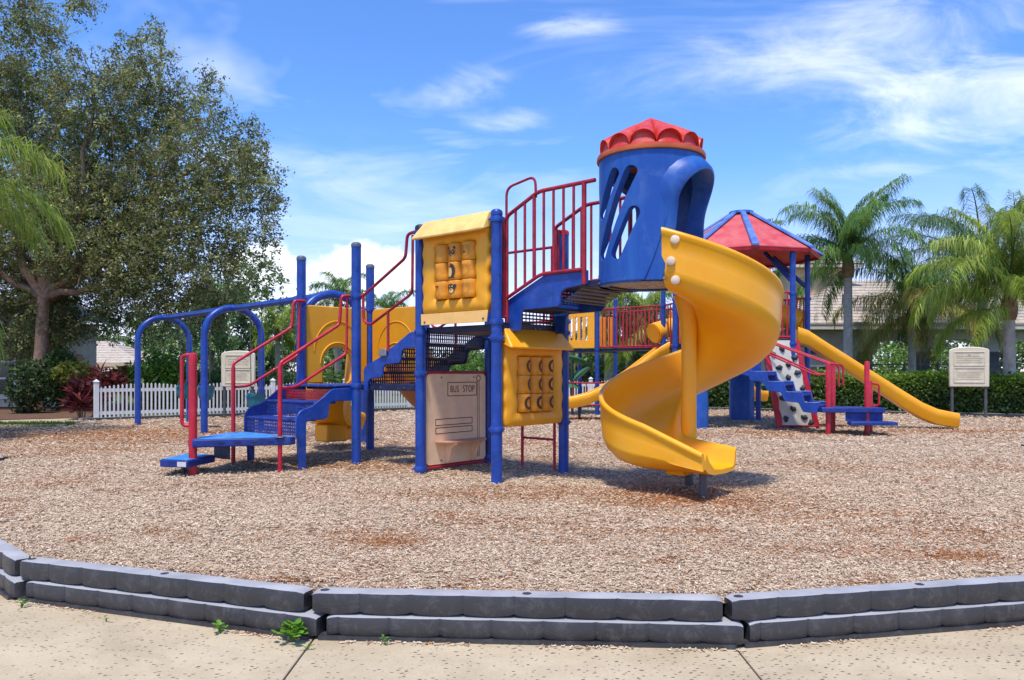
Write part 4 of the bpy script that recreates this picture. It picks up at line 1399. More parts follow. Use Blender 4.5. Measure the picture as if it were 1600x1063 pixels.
# ------------------------------------------------------------------ age signs
def sign(loc, rz, W, z0, z1, label, H0=-.15, lean=0):
    root = empty('rules_sign', loc, rz, label, 'sign', 'cream signs beside the playground')
    n = 14
    out = [(-W / 2, z0), (W / 2, z0), (W / 2, z1 - .10)] + [(W / 2 * cos(pi * q / n), z1 - .10 + .10 * sin(pi * q / n)) for q in range(1, n)] + [(-W / 2, z1 - .10)]
    mb = MB(); mb.prism([(x, .06, z) for x, z in out], (0, -.11, 0)); b = mb.build('panel', CREAM, root, bevel=.02)
    H = z1 - z0
    for (a0, a1) in ((.12, .46), (.54, .86)):
        m2 = MB()
        x0, x1 = -W / 2 + .12, W / 2 - .12
        za, zb = z0 + H * a0, z0 + H * a1
        t = .018
        for (xa, xb, zc, zd) in ((x0 - t, x1 + t, za - t, za), (x0 - t, x1 + t, zb, zb + t), (x0 - t, x0, za, zb), (x1, x1 + t, za, zb)):
            m2.box(xa, xb, -.068, -.05, zc, zd)
        f = m2.build('frame', CREAM, b, bevel=.004)
        m2 = MB(); m2.box(x0, x1, -.0535, -.05, za, zb); m2.build('plate', mat('sign_plate', (.60, .54, .39), .55), b)
        m2 = MB()
        for q in range(4):
            zz = za + (zb - za) * (.18 + .16 * q)
            m2.box(x0 + .05, x1 - .05 - .05 * (q % 2), -.0555, -.0535, zz, zz + .012)
        pr = m2.build('print_lines', CREAMD, b, smooth=0); pr['kind'] = 'stuff'
        if a0 > .5:
            m2 = MB(); zz = za + (zb - za) * .80
            m2.prism([(-.035, -.0535, zz - .025), (.035, -.0535, zz - .025), (0, -.0535, zz + .035)], (0, -.003, 0)); m2.build('emblem', CREAMD, b, smooth=0)
    for s_ in (-1, 1):
        mb = MB(); mb.tube([(s_ * W * .42, .02, H0), (s_ * W * .42, .02, z0 + .2)], .04, 12); mb.build('leg', GREYM, root)
sign((-7.36, 21.0, 0), R(4), .88, .83, 1.80, 'cream arched rules sign in front of the white picket fence by the swings')
sign((12.23, 20.9, 0), R(-20), .94, .83, 1.90, 'cream arched rules sign in front of the hedge beside the palm')

# ------------------------------------------------------------------ white picket fence
def fence():
    pk = None
    panels = []
    line = [(-10.5, 19.72), (-3.35, 25.5), (2.75, 27.25), (6.1, 25.75)]
    for seg in range(3):
        a, b = Vector((*line[seg], 0)), Vector((*line[seg + 1], 0))
        L_ = (b - a).length
        root = empty('picket_fence', a, math.atan2((b - a).y, (b - a).x),
                     ['white vinyl picket fence behind the swings, with arched picket tops', 'white vinyl picket fence run behind the middle of the playground', 'white vinyl picket fence run behind the far slides'][seg], 'fence', 'white picket fence runs')
        nb = max(1, round(L_ / 2.3))
        bw = L_ / nb
        for k in range(nb + 1):
            mb = MB(); mb.box(-.055, .055, -.055, .055, -.1, .98); p = mb.build('post', WHITE, root, bevel=.006); p.location = (k * bw, 0, 0)
            mb = MB(); mb.add([(-.07, -.07, .98), (.07, -.07, .98), (.07, .07, .98), (-.07, .07, .98), (0, 0, 1.05)], [(3, 2, 1, 0), (0, 1, 4), (1, 2, 4), (2, 3, 4), (3, 0, 4)])
            mb.build('post_cap', WHITE, p, smooth=0)
        for k in range(nb):
            for z in (.14, .72):
                mb = MB(); mb.box(k * bw + .055, (k + 1) * bw - .055, -.02, .02, z, z + .085); mb.build('rail', WHITE, root)
            n = int((bw - .11) / .096)
            for q in range(n):
                t = (q + .5) / n
                h = .77 + .10 * sin(pi * t)
                if pk is None:
                    mb = MB(); mb.box(-.0225, .0225, -.03, -.0225, 0, .96)
                    mb.add([(-.0225, -.03, .96), (.0225, -.03, .96), (.0225, -.0225, .96), (-.0225, -.0225, .96), (0, -.026, 1.0)], [(0, 1, 4), (1, 2, 4), (2, 3, 4), (3, 0, 4)])
                    pk = mb.build('picket', WHITE, root, smooth=0); o = pk
                else:
                    o = share(pk, 'picket', root)
                o.location = (k * bw + .055 + (bw - .11) * t, 0, .08); o.scale = (1, 1, h)
fence()

# ------------------------------------------------------------------ far play structure
FO = Vector((5.43, 18.5, 0))
FS = empty('play_structure', FO, 0, 'far play structure with red canopy roof, climbing wall, red bridge and yellow slides', 'play structure')
def fs(mb, name, m, bevel=0, smooth=38, solid=0, parent=None):
    if parent is None or parent is FS:
        mb.v = [(v[0] - FO.x, v[1] - FO.y, v[2]) for v in mb.v]
        return mb.build(name, m, FS, bevel, smooth, solid)
    mb.v = [(v[0] - FO.x, v[1] - FO.y, v[2]) for v in mb.v]
    return mb.build(name, m, parent, bevel, smooth, solid)
RIDGE = mat('bleached_blue_plastic', (.06, .13, .46), .4, scale=4, col2=(.14, .24, .56))
def far():
    hexa = lambda a, r=1.55: (FO.x + r * cos(R(a)), FO.y + r * sin(R(a)))
    for a in (-62, -2, 58, 118, 178):
        x, y = hexa(a)
        post(FS, x - FO.x, y - FO.y, 3.96, (1.85, 2.95, .95))
    mb = MB(); mb.prism([(*hexa(a, 1.5), 1.82) for a in (-122, -62, -2, 58, 118, 178)], (0, 0, .08)); fs(mb, 'deck', NAVY, .01)
    # canopy
    Rm, rt, zr, zt = 1.80, .22, 3.93, 4.93
    cor = [(-97 + 45 * k) for k in range(8)]
    P = lambda a, r, z: Vector((FO.x + r * cos(R(a)), FO.y + r * sin(R(a)), z))
    for k in range(8):
        a0, a1 = cor[k], cor[k] + 45
        mb = MB()
        mb.prism([P(a0, Rm, zr), P(a1, Rm, zr), P(a1, rt, zt), P(a0, rt, zt)], (0, 0, .025)); pn = fs(mb, 'roof_panel', ROOFR, .004)
        mb = MB(); mb.prism([P(a0, Rm - .005, zr + .002), P(a1, Rm - .005, zr + .002), P(a1, Rm - .02, zr - .07), P(a0, Rm - .02, zr - .07)], (0, 0, .004)); fs(mb, 'valance', RED, parent=pn)
        mb = MB()
        rr = [(Rm + .05, zr + .01), (rt, zt + .045)]
        e0, e1 = P(a0, *rr[0]), P(a0, *rr[1])
        t = Vector((-sin(R(a0)), cos(R(a0)), 0)) * .085
        u_ = Vector((0, 0, .055))
        mb.loft([[e0 - t, e0 + t, e0 + t * .8 + u_, e0 - t * .8 + u_], [e1 - t * .8, e1 + t * .8, e1 + t * .6 + u_, e1 - t * .6 + u_]])
        fs(mb, 'ridge', RIDGE, .008)
    mb = MB(); mb.lathe([(rt + .08, zt + .03), (rt + .06, zt + .09), (0, zt + .11)], 16, (FO.x, FO.y)); fs(mb, 'roof_cap', BLUEP)
    for a in (-62, -2, 178):
        mb = MB(); mb.tube([P(a, 1.5, 3.25), P(a, .75, 3.95)], .05, 8); fs(mb, 'roof_brace', STEPB)
    # picket barriers round the deck
    def barrier(p, q, z0, z1, m=RED, n=9, name='barrier', r=.017):
        p, q = Vector((*p, 0)), Vector((*q, 0))
        mb = MB()
        for z in (z0, z1):
            mb.tube([p + Vector((0, 0, z)), q + Vector((0, 0, z))], .024, 8)
        for k in range(1, n):
            c = p.lerp(q, k / n)
            mb.tube([c + Vector((0, 0, z0)), c + Vector((0, 0, z1))], r, 6)
        return fs(mb, name, m)
    barrier(hexa(-122), hexa(-62), 2.0, 2.98, n=14)
    barrier(hexa(-2), hexa(58), 2.0, 2.98, n=14)
    barrier(hexa(58), hexa(118), 2.0, 2.98, n=14)
    # straight yellow slide to the right
    pth = [(6.40, 17.62, 1.92), (6.62, 17.58, 1.86), (7.0, 17.50, 1.60), (7.9, 17.32, .98), (8.55, 17.18, .50), (8.9, 17.1, .27), (9.2, 17.05, .14), (9.62, 16.96, .07)]
    mb = MB(); chute(mb, pth, .56, [.30, .28, .27, .27, .30, .29, .28, .26]); sl_ = fs(mb, 'straight_slide', YEL, smooth=50)
    # yellow tube stubs
    def stub(a, b, r0, r1, m):
        a, b = Vector(a), Vector(b)
        mb = MB()
        dd = (b - a).normalized()
        mb.tube([a, b, b + dd * .02, b - dd * .02, a], [r0, r1, r1 - .03, r1 - .06, r0 - .06], 24)
        return fs(mb, 'tube_slide', m, smooth=40)
    stub((6.55, 19.0, 2.62), (6.98, 18.75, 2.42), .27, .29, YEL)
    stub((4.3, 20.95, 2.45), (3.74, 20.62, 2.25), .24, .27, YEL)
    # transfer landing, stairs and rails
    mb = MB(); mb.prism([(x, y, .42) for x, y in ((6.18, 15.55), (7.42, 15.5), (7.40, 16.1), (6.18, 16.45))], (0, 0, .10)); fs(mb, 'landing', STEPB, .012)
    mb = MB(); mb.prism([(x, y, .185) for x, y in ((6.62, 15.25), (7.52, 15.2), (7.5, 15.6), (6.7, 15.62))], (0, 0, .07)); fs(mb, 'lower_step', STEPB, .012)
    mb = MB(); mb.box(6.66, 7.40, 15.58, 15.60, .25, .43); fs(mb, 'riser', STEPB, .004)
    s0, s1 = Vector((6.22, 15.72, .52)), Vector((5.02, 16.52, 1.36))
    dd = Vector((s1.x - s0.x, s1.y - s0.y, 0)).normalized(); nn = Vector((dd.y, -dd.x, 0)) * -1
    run = math.hypot(s1.x - s0.x, s1.y - s0.y)
    for off in (0, .75):
        prof = []
        steps = 4
        for k in range(steps):
            prof += [(run * k / steps, .52 + .21 * k + .10), (run * (k + .85) / steps, .52 + .21 * k + .10)]
        prof += [(run, 1.46), (run + .35, 1.46), (run + .35, 1.22), (run, 1.14)]
        for k in range(steps - 1, -1, -1):
            prof += [(run * (k + .95) / steps, .52 + .21 * k - .10), (run * (k + .2) / steps, .52 + .21 * k - .13)]
        mb = MB(); mb.prism([s0 + dd * t - nn * off + Vector((0, 0, z - .52)) for t, z in prof], nn * .03); fs(mb, 'stringer', BLUE, .01)
    for k in range(4):
        a = s0 + dd * (run * k / 4); z = .52 + .21 * (k + .0)
        b_ = a + dd * (run / 4 + .03)
        mb = MB(); mb.prism([(*(a - nn * .02).to_2d(), z), (*(b_ - nn * .02).to_2d(), z), (*(b_ - nn * .73).to_2d(), z), (*(a - nn * .73).to_2d(), z)], (0, 0, .04)); fs(mb, 'tread', STEPB, .01)
    mb = MB(); mb.box(4.25, 5.1, 16.7, 17.5, 1.28, 1.36); fs(mb, 'deck', STEPB, .01)
    for (x, y, top) in ((6.35, 15.68, 1.40), (6.68, 16.25, 1.42), (7.10, 15.62, 1.44), (7.36, 16.05, 1.05)):
        mb = MB(); mb.lathe([(.05, -.15), (.05, top - .03), (.04, top), (0, top + .012)], 14, (x, y)); fs(mb, 'grab_post', RED)
    for (x, y) in ((6.35, 15.68), (6.68, 16.25)):
        bx, by = x - 1.35, y + .86
        for dz in (0, -.2):
            mb = MB(); mb.tube(fillet([(x + .22, y + .02, .95), (x + .22, y + .02, 1.38 + dz), (x, y, 1.40 + dz), (bx, by, 2.02 + dz)] if dz == 0 else [(x, y, 1.38 + dz), (x - .25, y + .1, 1.38 + dz), (bx, by, 2.0 + dz)], .08), .02, 8); fs(mb, 'handrail', RED)
    mb = MB(); mb.tube(fillet([(7.36, 16.05, 1.0), (7.5, 15.95, .98), (7.5, 15.95, .55), (7.36, 16.05, .52)], .06), .02, 8); fs(mb, 'grab_loop', RED)
    # leaning climbing wall
    BLc, BRc, TLc, TRc = Vector((5.80, 16.92, .06)), Vector((6.62, 16.92, .06)), Vector((5.52, 17.12, 1.92)), Vector((6.24, 17.12, 1.92))
    WALLM = mat('cream_wall_plastic', (.62, .60, .50), .55, .06, 6)
    mb = MB(); mb.prism([BLc, BRc, TRc, TLc], (0, .06, 0)); wl = fs(mb, 'climbing_wall', WALLM, .008)
    for (a, b_, sg) in ((BLc, TLc, 1), (BRc, TRc, -1)):
        pts = []; n = 40
        for q in range(n + 1):
            t = q / n; pts.append(a.lerp(b_, t) + Vector((sg * (.05 + .028 * abs(sin(pi * 5 * t))), -.016, 0)))
        for q in range(n, -1, -1):
            t = q / n; pts.append(a.lerp(b_, t) + Vector((-sg * .045, -.016, -.08 if q == 0 else 0)))
        mb = MB(); mb.prism(pts, (0, .10, 0)); fs(mb, 'wall_side', RED, parent=wl)
    mb = MB(); mb.tube([BLc + Vector((0, -.02, 0)), BRc + Vector((0, -.02, 0))], .02, 8); fs(mb, 'wall_foot', RED, parent=wl)
    hold = None
    rh = random.Random(3)
    for (s_, t) in ((.2, .08), (.7, .10), (.85, .04), (.45, .20), (.78, .25), (.22, .32), (.55, .38), (.85, .44), (.2, .50), (.5, .56), (.8, .62), (.3, .68), (.6, .72), (.82, .80), (.2, .84), (.5, .90)):
        p = BLc.lerp(BRc, s_).lerp(TLc.lerp(TRc, s_), t) - FO
        if hold is None:
            mb = MB()
            rings = []
            for (r, y) in ((.075, 0), (.068, -.02), (.045, -.045), (.01, -.055)):
                rings.append([(r * cos(2 * pi * i_ / 10) * (1 + .2 * sin(3 * i_)), y, r * .8 * sin(2 * pi * i_ / 10) * (1 + .25 * cos(2 * i_))) for i_ in range(10)])
            mb.loft(rings); hold = mb.build('hold', mat('dark_hold', (.04, .045, .05), .6), wl); o = hold
        else:
            o = share(hold, 'hold', wl)
        o.location = p; o.rotation_euler = (0, rh.uniform(0, 6), 0)
    # big blue drums under the decks
    for (x, y, r, h) in ((5.97, 20.3, .315, 1.25), (4.06, 17.35, .30, 1.25)):
        mb = MB(); mb.lathe([(r - .03, -.1), (r, -.1), (r, h - .03), (r - .02, h), (r - .05, h), (r - .05, .1)], 32, (x, y)); fs(mb, 'blue_drum', BLUEP)
    # left wing
    for (x, y, c) in ((2.40, 22.0, (1.85, 2.95, .6)), (3.18, 24.0, (1.85, 2.95)), (3.98, 20.55, (1.85, 2.95)), (1.25, 22.4, (1.85, 2.9)), (2.1, 24.2, (1.85,))):
        post(FS, x - FO.x, y - FO.y, 3.42, c)
    mb = MB(); mb.prism([(x, y, 1.80) for x, y in ((1.3, 22.35), (2.4, 22.0), (3.15, 24.0), (2.1, 24.2))], (0, 0, .08)); fs(mb, 'deck', NAVY, .01)
    mb = MB(); mb.prism([(x, y, 1.82) for x, y in ((2.4, 22.05), (3.95, 20.6), (4.75, 21.5), (3.15, 23.0))], (0, 0, .06)); fs(mb, 'bridge_deck', NAVY, .01)
    barrier((2.45, 21.95), (3.93, 20.6), 1.92, 2.98, n=17, m=DRED)
    barrier((3.15, 23.0), (4.75, 21.5), 1.92, 2.98, n=17, m=DRED)
    barrier((4.03, 20.5), (4.25, 19.3), 1.92, 2.98, n=7, m=DRED)
    mb = MB(); mb.prism([(x, y, 1.82) for x, y in ((4.0, 20.55), (4.2, 19.2), (5.2, 19.4), (4.8, 21.4))], (0, 0, .06)); fs(mb, 'bridge_deck', NAVY, .01)
    for (x0, x1, y) in ((2.62, 2.80, 23.3), (2.86, 3.02, 23.25), (4.22, 4.42, 20.9), (4.48, 4.62, 20.9)):
        mb = MB(); mb.box(x0, x1, y, y + .06, 1.95, 2.85); fs(mb, 'orange_panel', ORANGE, .01)
    # yellow slotted panel
    mb = MB()
    a, b_ = Vector((1.34, 22.33, 0)), Vector((2.33, 22.0, 0))
    dd = (b_ - a).normalized(); L_ = (b_ - a).length; nn = Vector((dd.y, -dd.x, 0))
    M = Matrix.Translation(a) @ Matrix.Rotation(math.atan2(dd.y, dd.x), 4, 'Z')
    edges = [0, .14]
    for k in range(5):
        c = .20 + .145 * k
        edges += [c, c + .07]
    xs = [0] + sum([[.20 + .145 * k, .26 + .145 * k] for k in range(5)], []) + [L_]
    for k in range(0, len(xs) - 1, 2):
        mb.box(xs[k], xs[k + 1], -.03, .03, 2.12, 2.78, 0, M)
    mb.box(0, L_, -.032, .032, 1.9, 2.12, 0, M); mb.box(0, L_, -.032, .032, 2.78, 2.98, 0, M)
    fs(mb, 'slotted_panel', YELP, .004)
    # long yellow slide coming down to the left
    pth = [(4.05, 20.45, 1.72), (3.8, 20.43, 1.60), (3.0, 20.36, 1.02), (2.3, 20.32, .58), (1.95, 20.30, .42), (1.6, 20.28, .34), (1.05, 20.25, .30)]
    mb = MB(); chute(mb, pth, .52, [.28, .26, .24, .24, .25, .24, .2]); sl_ = fs(mb, 'straight_slide', YEL, smooth=50)
    mb = MB(); mb.tube([(1.75, 20.28, -.1), (1.75, 20.28, .34)], .035, 10); fs(mb, 'support_leg', BLACK, parent=sl_)
    # green leaf climber
    mb = MB(); mb.tube([(1.72, 22.25, -.1), (1.72, 22.25, 1.8)], .04, 10); lc = fs(mb, 'climber_pole', GREYM)
    for (x, z, tl, rz) in ((1.75, 1.58, .25, 0), (1.95, 1.18, -.5, 1), (1.62, .88, .4, 2)):
        mb = MB()
        rings = []
        for (r, zz) in ((.02, .06), (.22, .05), (.36, .0), (.40, -.03), (.34, -.05), (.1, -.06)):
            rings.append([(r * cos(2 * pi * i_ / 18), r * .75 * sin(2 * pi * i_ / 18), zz) for i_ in range(18)])
        Mx = Matrix.Translation((x, 22.2, z)) @ Matrix.Rotation(tl, 4, 'Y') @ Matrix.Rotation(rz, 4, 'Z') @ Matrix.Rotation(-.3, 4, 'X')
        mb.loft([[Mx @ Vector(p) for p in r_] for r_ in rings]); fs(mb, 'leaf_step', GREEN, smooth=50)
    barrier((1.30, 21.6), (2.45, 21.8), .30, .92, n=3, m=DRED)
    barrier((2.5, 22.2), (3.3, 22.6), .40, .92, n=3, m=DRED)
    # red ladder and short slide behind the spiral
    mb = MB()
    for x in (4.15, 4.42): mb.tube([(x, 20.2, .1), (x, 20.4, 1.95)], .022, 8)
    for z in (.5, .9, 1.3, 1.7): mb.tube([(4.15, 20.25 + z * .08, z), (4.42, 20.25 + z * .08, z)], .018, 8)
    fs(mb, 'ladder', RED)
    pth = [(7.0, 21.6, 1.35), (6.75, 21.8, 1.15), (6.45, 22.0, .70), (6.9, 22.2, .42), (7.3, 22.2, .34)]
    mb = MB(); chute(mb, [(6.1, 20.9, 1.7), (6.2, 21.5, 1.2), (6.45, 22.0, .72), (6.8, 22.25, .50), (7.2, 22.3, .44)], .5, .24); s2 = fs(mb, 'short_slide', YEL, smooth=50)
    for x in (6.7, 7.0):
        mb = MB(); mb.tube([(x, 22.2, -.1), (x, 22.2, .5)], .03, 8); fs(mb, 'support_leg', BLACK, parent=s2)
    mb = MB(); mb.lathe([(.02, .75), (.16, .72), (.20, .85), (.12, 1.0), (.0, 1.02)], 14, (6.95, 21.2)); fs(mb, 'green_knob', GREEN)
far()

# ------------------------------------------------------------------ foliage helpers
def leaf_mesh(name, C, size, asp, m, parent, cols, up=.35, rg=None, vary=.35, elong=None):
    """one diamond leaf per centre; cols (k,3) colour choices per leaf"""
    rg = rg or rng
    n = len(C)
    nv = rg.normal(0, 1, (n, 3)); nv[:, 2] += up * 2; nv /= np.linalg.norm(nv, axis=1)[:, None]
    t = rg.normal(0, 1, (n, 3)); t -= nv * (t * nv).sum(1)[:, None]; t /= np.linalg.norm(t, axis=1)[:, None] + 1e-9
    if elong is not None:
        t = elong
        nv = nv - t * (nv * t).sum(1)[:, None]; nv /= np.linalg.norm(nv, axis=1)[:, None] + 1e-9
    s = np.cross(nv, t)
    L_ = size * np.clip(np.exp(rg.normal(0, vary, n)), .55, 1.6); W_ = L_ * asp
    V = np.empty((n, 4, 3))
    V[:, 0] = C - t * (L_ / 2)[:, None]; V[:, 2] = C + t * (L_ / 2)[:, None]
    V[:, 1] = C + s * (W_ / 2)[:, None] + nv * (L_ * .08)[:, None]; V[:, 3] = C - s * (W_ / 2)[:, None] + nv * (L_ * .08)[:, None]
    F = np.arange(n * 4, dtype=np.int32)
    me = bpy.data.meshes.new(name)
    me.vertices.add(n * 4); me.vertices.foreach_set('co', V.ravel())
    me.loops.add(n * 4); me.loops.foreach_set('vertex_index', F)
    me.polygons.add(n); me.polygons.foreach_set('loop_start', np.arange(n, dtype=np.int32) * 4); me.polygons.foreach_set('loop_total', np.full(n, 4, dtype=np.int32))
    me.update()
    ca = me.color_attributes.new('tint', 'FLOAT_COLOR', 'POINT')
    cc = np.ones((n, 4, 4)); cc[:, :, :3] = cols[:, None, :]
    ca.data.foreach_set('color', cc.ravel())
    me.materials.append(m)
    o = bpy.data.objects.new(name, me); COL.objects.link(o)
    if parent: o.parent = parent
    return o
LEAF = mat('leaf', (1, 1, 1), .5, scale=3, col2=(.85, .9, .8), trans=.40, attr='tint', spec=.3)
BARK = mat('bark', (.20, .12, .08), .9, scale=9, bump=.8, bscale=25, col2=(.33, .22, .16), spec=.1)
BARKG = mat('grey_bark', (.15, .125, .10), .9, scale=9, bump=.8, bscale=25, col2=(.25, .22, .19), spec=.1)

def pick(n, pal, w, jit=.18, rg=None):
    rg = rg or rng
    pal = np.array(pal)
    c = pal[rg.choice(len(pal), n, p=np.array(w) / sum(w))]
    return c * np.exp(rg.normal(0, jit, (n, 1)))

def wob(a, b, n, amp, rg):
    a, b = Vector(a), Vector(b)
    L_ = (b - a).length
    pts = []
    off = Vector((0, 0, 0))
    for q in range(n + 1):
        t = q / n
        if 0 < q < n:
            off = off * .6 + Vector((rg.normal(0, 1), rg.normal(0, 1), rg.normal(0, .7))) * amp * L_ * .5
        pts.append(a.lerp(b, t) + off * math.sin(pi * t))
    return pts

def broad_tree(name, base, lobes, nleaf, lsize, pal, w, label, group=None, trunk_r=.2, bark=None, seed=1, fork=None, sig=.15, asp=.5, limbs=8, twigs=False):
    rg = np.random.default_rng(seed)
    b = Vector(base)
    root = empty(name, b, 0, label, 'tree', group)
    lob = [(Vector(c) - b, r) for c, r in lobes]
    tot = sum(r ** 2.4 for _, r in lob)
    Cs = []; cols = []; TC = []; TD = []
    big = sorted(lob, key=lambda x: -x[1])[:limbs]
    fk = (Vector(fork) - b) if fork else Vector((0, 0, min(c.z - r for c, r in lob) * .75 + .3))
    mb = MB()
    pts = [Vector((0, 0, -.15)), Vector((0, 0, .12)), Vector((0, 0, .5)), fk * .55 + Vector((.04, 0, 0)), fk]
    mb.tube(pts, [trunk_r * 1.5, trunk_r * 1.2, trunk_r, trunk_r * .88, trunk_r * .8], 12)
    tr = mb.build('trunk', bark or BARK, root, smooth=60)
    for c, r in big:
        mb = MB()
        p = wob(fk, c, 7, .10, rg)
        mb.tube(p, [trunk_r * .55 * (1 - q / 8) + .02 for q in range(8)], 8)
        for _ in range(5):
            s_ = p[rg.integers(3, 7)]
            e_ = c + Vector(rg.normal(0, 1, 3)).normalized() * r * .9
            mb.tube(wob(s_, e_, 4, .12, rg), [.035, .028, .02, .014, .006], 5)
        mb.build('limb', bark or BARK, tr, smooth=60)
    for c, r in lob:
        n = int(nleaf * r ** 2.4 / tot)
        ncl = max(3, int(n / 34))
        d = rg.normal(0, 1, (ncl, 3)); d /= np.linalg.norm(d, axis=1)[:, None]
        cc = np.array(c) + d * (r * rg.random(ncl) ** .42)[:, None] * np.array([1, 1, .85])
        k = rg.integers(0, ncl, n)
        tw = d + rg.normal(0, .7, (ncl, 3)) + np.array([0, 0, -.25]); tw /= np.linalg.norm(tw, axis=1)[:, None]
        P = cc[k] + rg.normal(0, sig * .55, (n, 3)) + tw[k] * rg.uniform(-2.6, 2.6, (n, 1)) * sig
        Cs.append(P); TC.append(cc); TD.append(tw)
        shade = np.exp(rg.normal(0, .33, ncl))
        cols.append(pick(n, pal, w, .2, rg) * shade[k][:, None])
    if twigs:
        tc_ = np.concatenate(TC); td_ = np.concatenate(TD)
        o = leaf_mesh('twigs', tc_, sig * 6, .022, LEAF, root, np.tile(np.array([[.10, .075, .055]]), (len(tc_), 1)), .3, rg, .2, td_); o['kind'] = 'stuff'
    leaf_mesh('crown', np.concatenate(Cs), lsize, asp, LEAF, root, np.concatenate(cols), .3, rg)
    return root

OAKP = [(.20, .24, .072), (.265, .29, .10), (.31, .295, .13), (.15, .17, .062), (.34, .27, .125), (.40, .42, .19)]
OAKW = [3, 3, 2, 2, 1.2, .8]
def oak():
    rg = random.Random(4)
    lob = []
    for (px, py, r) in ((330, 240, 1.6), (372, 300, 1.3), (402, 262, .8), (300, 350, 1.6), (342, 420, 1.1), (250, 300, 1.8), (230, 205, 1.5), (285, 165, 1.1), (222, 105, 1.1), (150, 160, 1.6), (150, 260, 2),
                        (100, 330, 2), (160, 380, 2), (230, 420, 1.7), (292, 470, 1.0), (200, 462, 1.1), (60, 230, 2), (40, 120, 1.5), (60, 45, .9), (25, 20, 1.0), (130, 12, .6), (40, 400, 2), (110, 470, 1.6), (20, 480, 1.5),
                        (335, 500, .6), (392, 372, .8), (425, 300, .5), (-60, 150, 2.4), (-60, 350, 2.4), (245, 55, .5), (395, 210, .45), (330, 130, .5), (360, 470, .6), 
                        (30, 545, .8), (205, 130, .9), (430, 330, .4), (410, 420, .4), (180, 500, .7), (262, 505, .7), (330, 475, .7), (70, 505, 1.0), (105, 525, .6), (40, 530, .8)):
        Y = 25.6 + rg.uniform(-1.7, 1.7); r = r * 1.10
        lob.append(((X_at(px, Y), Y, CAMH + (580 - py) * Y / 1220), r))
    broad_tree('oak_tree', (-15.0, 24.6, -.05), lob, 250000, .087, OAKP, OAKW, 'huge spreading oak tree with olive crown at the upper left', None, .22, BARK, 5, (-15.0, 25.0, 3.6), .13, .5, 16, True)
oak()

# ------------------------------------------------------------------ far trees
GRN = [(.18, .27, .095), (.22, .31, .11), (.14, .21, .075), (.27, .35, .13), (.29, .34, .14)]
def ftree(px, Y, top_y, wpx, seed, kind, label):
    rg = random.Random(seed)
    X = X_at(px, Y); H = CAMH + (580 - top_y) * Y / 1220; W = wpx * Y / 1220 / 2
    lob = []
    n = 9
    for q in range(n):
        t = q / (n - 1)
        if kind == 'pine':
            r = W * (.75 - .5 * t) + .25
            lob.append(((X + rg.uniform(-.45, .45) * W * (1 - .6 * t), Y + rg.uniform(-.4, .4) * W, .8 + (H - 1.0 - r * .5) * t), r))
        else:
            a = rg.uniform(0, 6.28); rr = W * rg.uniform(.3, .75)
            r = W * rg.uniform(.35, .55)
            zc = H * .35 + (H * .65 - r * .8) * rg.random()
            lob.append(((X + rr * cos(a), Y + rr * sin(a), zc), r))
    if kind != 'pine':
        lob.append(((X, Y, H - W * .45), W * .5)); lob.append(((X, Y, H * .45), W * .6))
    pal = GRN if kind != 'dark' else [tuple(c * .85 for c in g) for g in GRN]
    broad_tree('pine_tree' if kind == 'pine' else 'broadleaf_tree', (X, Y, -.05), lob, 5600, .26, pal, [3, 3, 2, 1.5, .8], label, 'trees beyond the fence', .16, BARKG, seed, None, .26, .5, 4)
FT = [(215, 75, 480, 120, 'broad', 'round green tree beyond the shelter roof, behind the oak crown'), (330, 55, 430, 120, 'broad', 'green tree behind the left leg of the middle swing arch'), (388, 58, 392, 70, 'pine', 'tall pine framed by the middle swing arch'),
      (352, 62, 415, 80, 'pine', 'pine just left of the middle swing arch'), (425, 60, 405, 75, 'pine', 'pine just right of the middle swing arch'), (470, 56, 470, 100, 'broad', 'bushy tree behind the tall rear stair post'),
      (540, 52, 535, 130, 'broad', 'low green tree seen through the yellow slide hood'), (640, 55, 545, 140, 'dark', 'low dark tree behind the upper stairs'), (740, 55, 535, 130, 'broad', 'low green tree above the bus stop panel'),
      (850, 55, 545, 120, 'dark', 'low dark tree behind the tyre panel'), (905, 50, 530, 110, 'dark', 'dark tree behind the green leaf climber'), (985, 52, 510, 130, 'dark', 'dark tree behind the middle palms'),
      (1060, 50, 520, 110, 'dark', 'dark tree behind the spiral slide column'), (1140, 46, 540, 130, 'broad', 'low tree behind the far blue drum'), (1225, 45, 520, 110, 'broad', 'green tree left of the tile roofed building'),
      (1440, 50, 470, 160, 'broad', 'green tree beyond the porch of the building'), (1570, 50, 455, 170, 'broad', 'green tree behind the far right palms'), (130, 78, 500, 150, 'dark', 'dark tree behind the shelter at the far left'), (270, 72, 500, 120, 'dark', 'dark tree behind the first swing arch')]
for q, (px, Y, ty, wp, kd, lb) in enumerate(FT):
    ftree(px, Y, ty, wp, 40 + q, kd, lb)

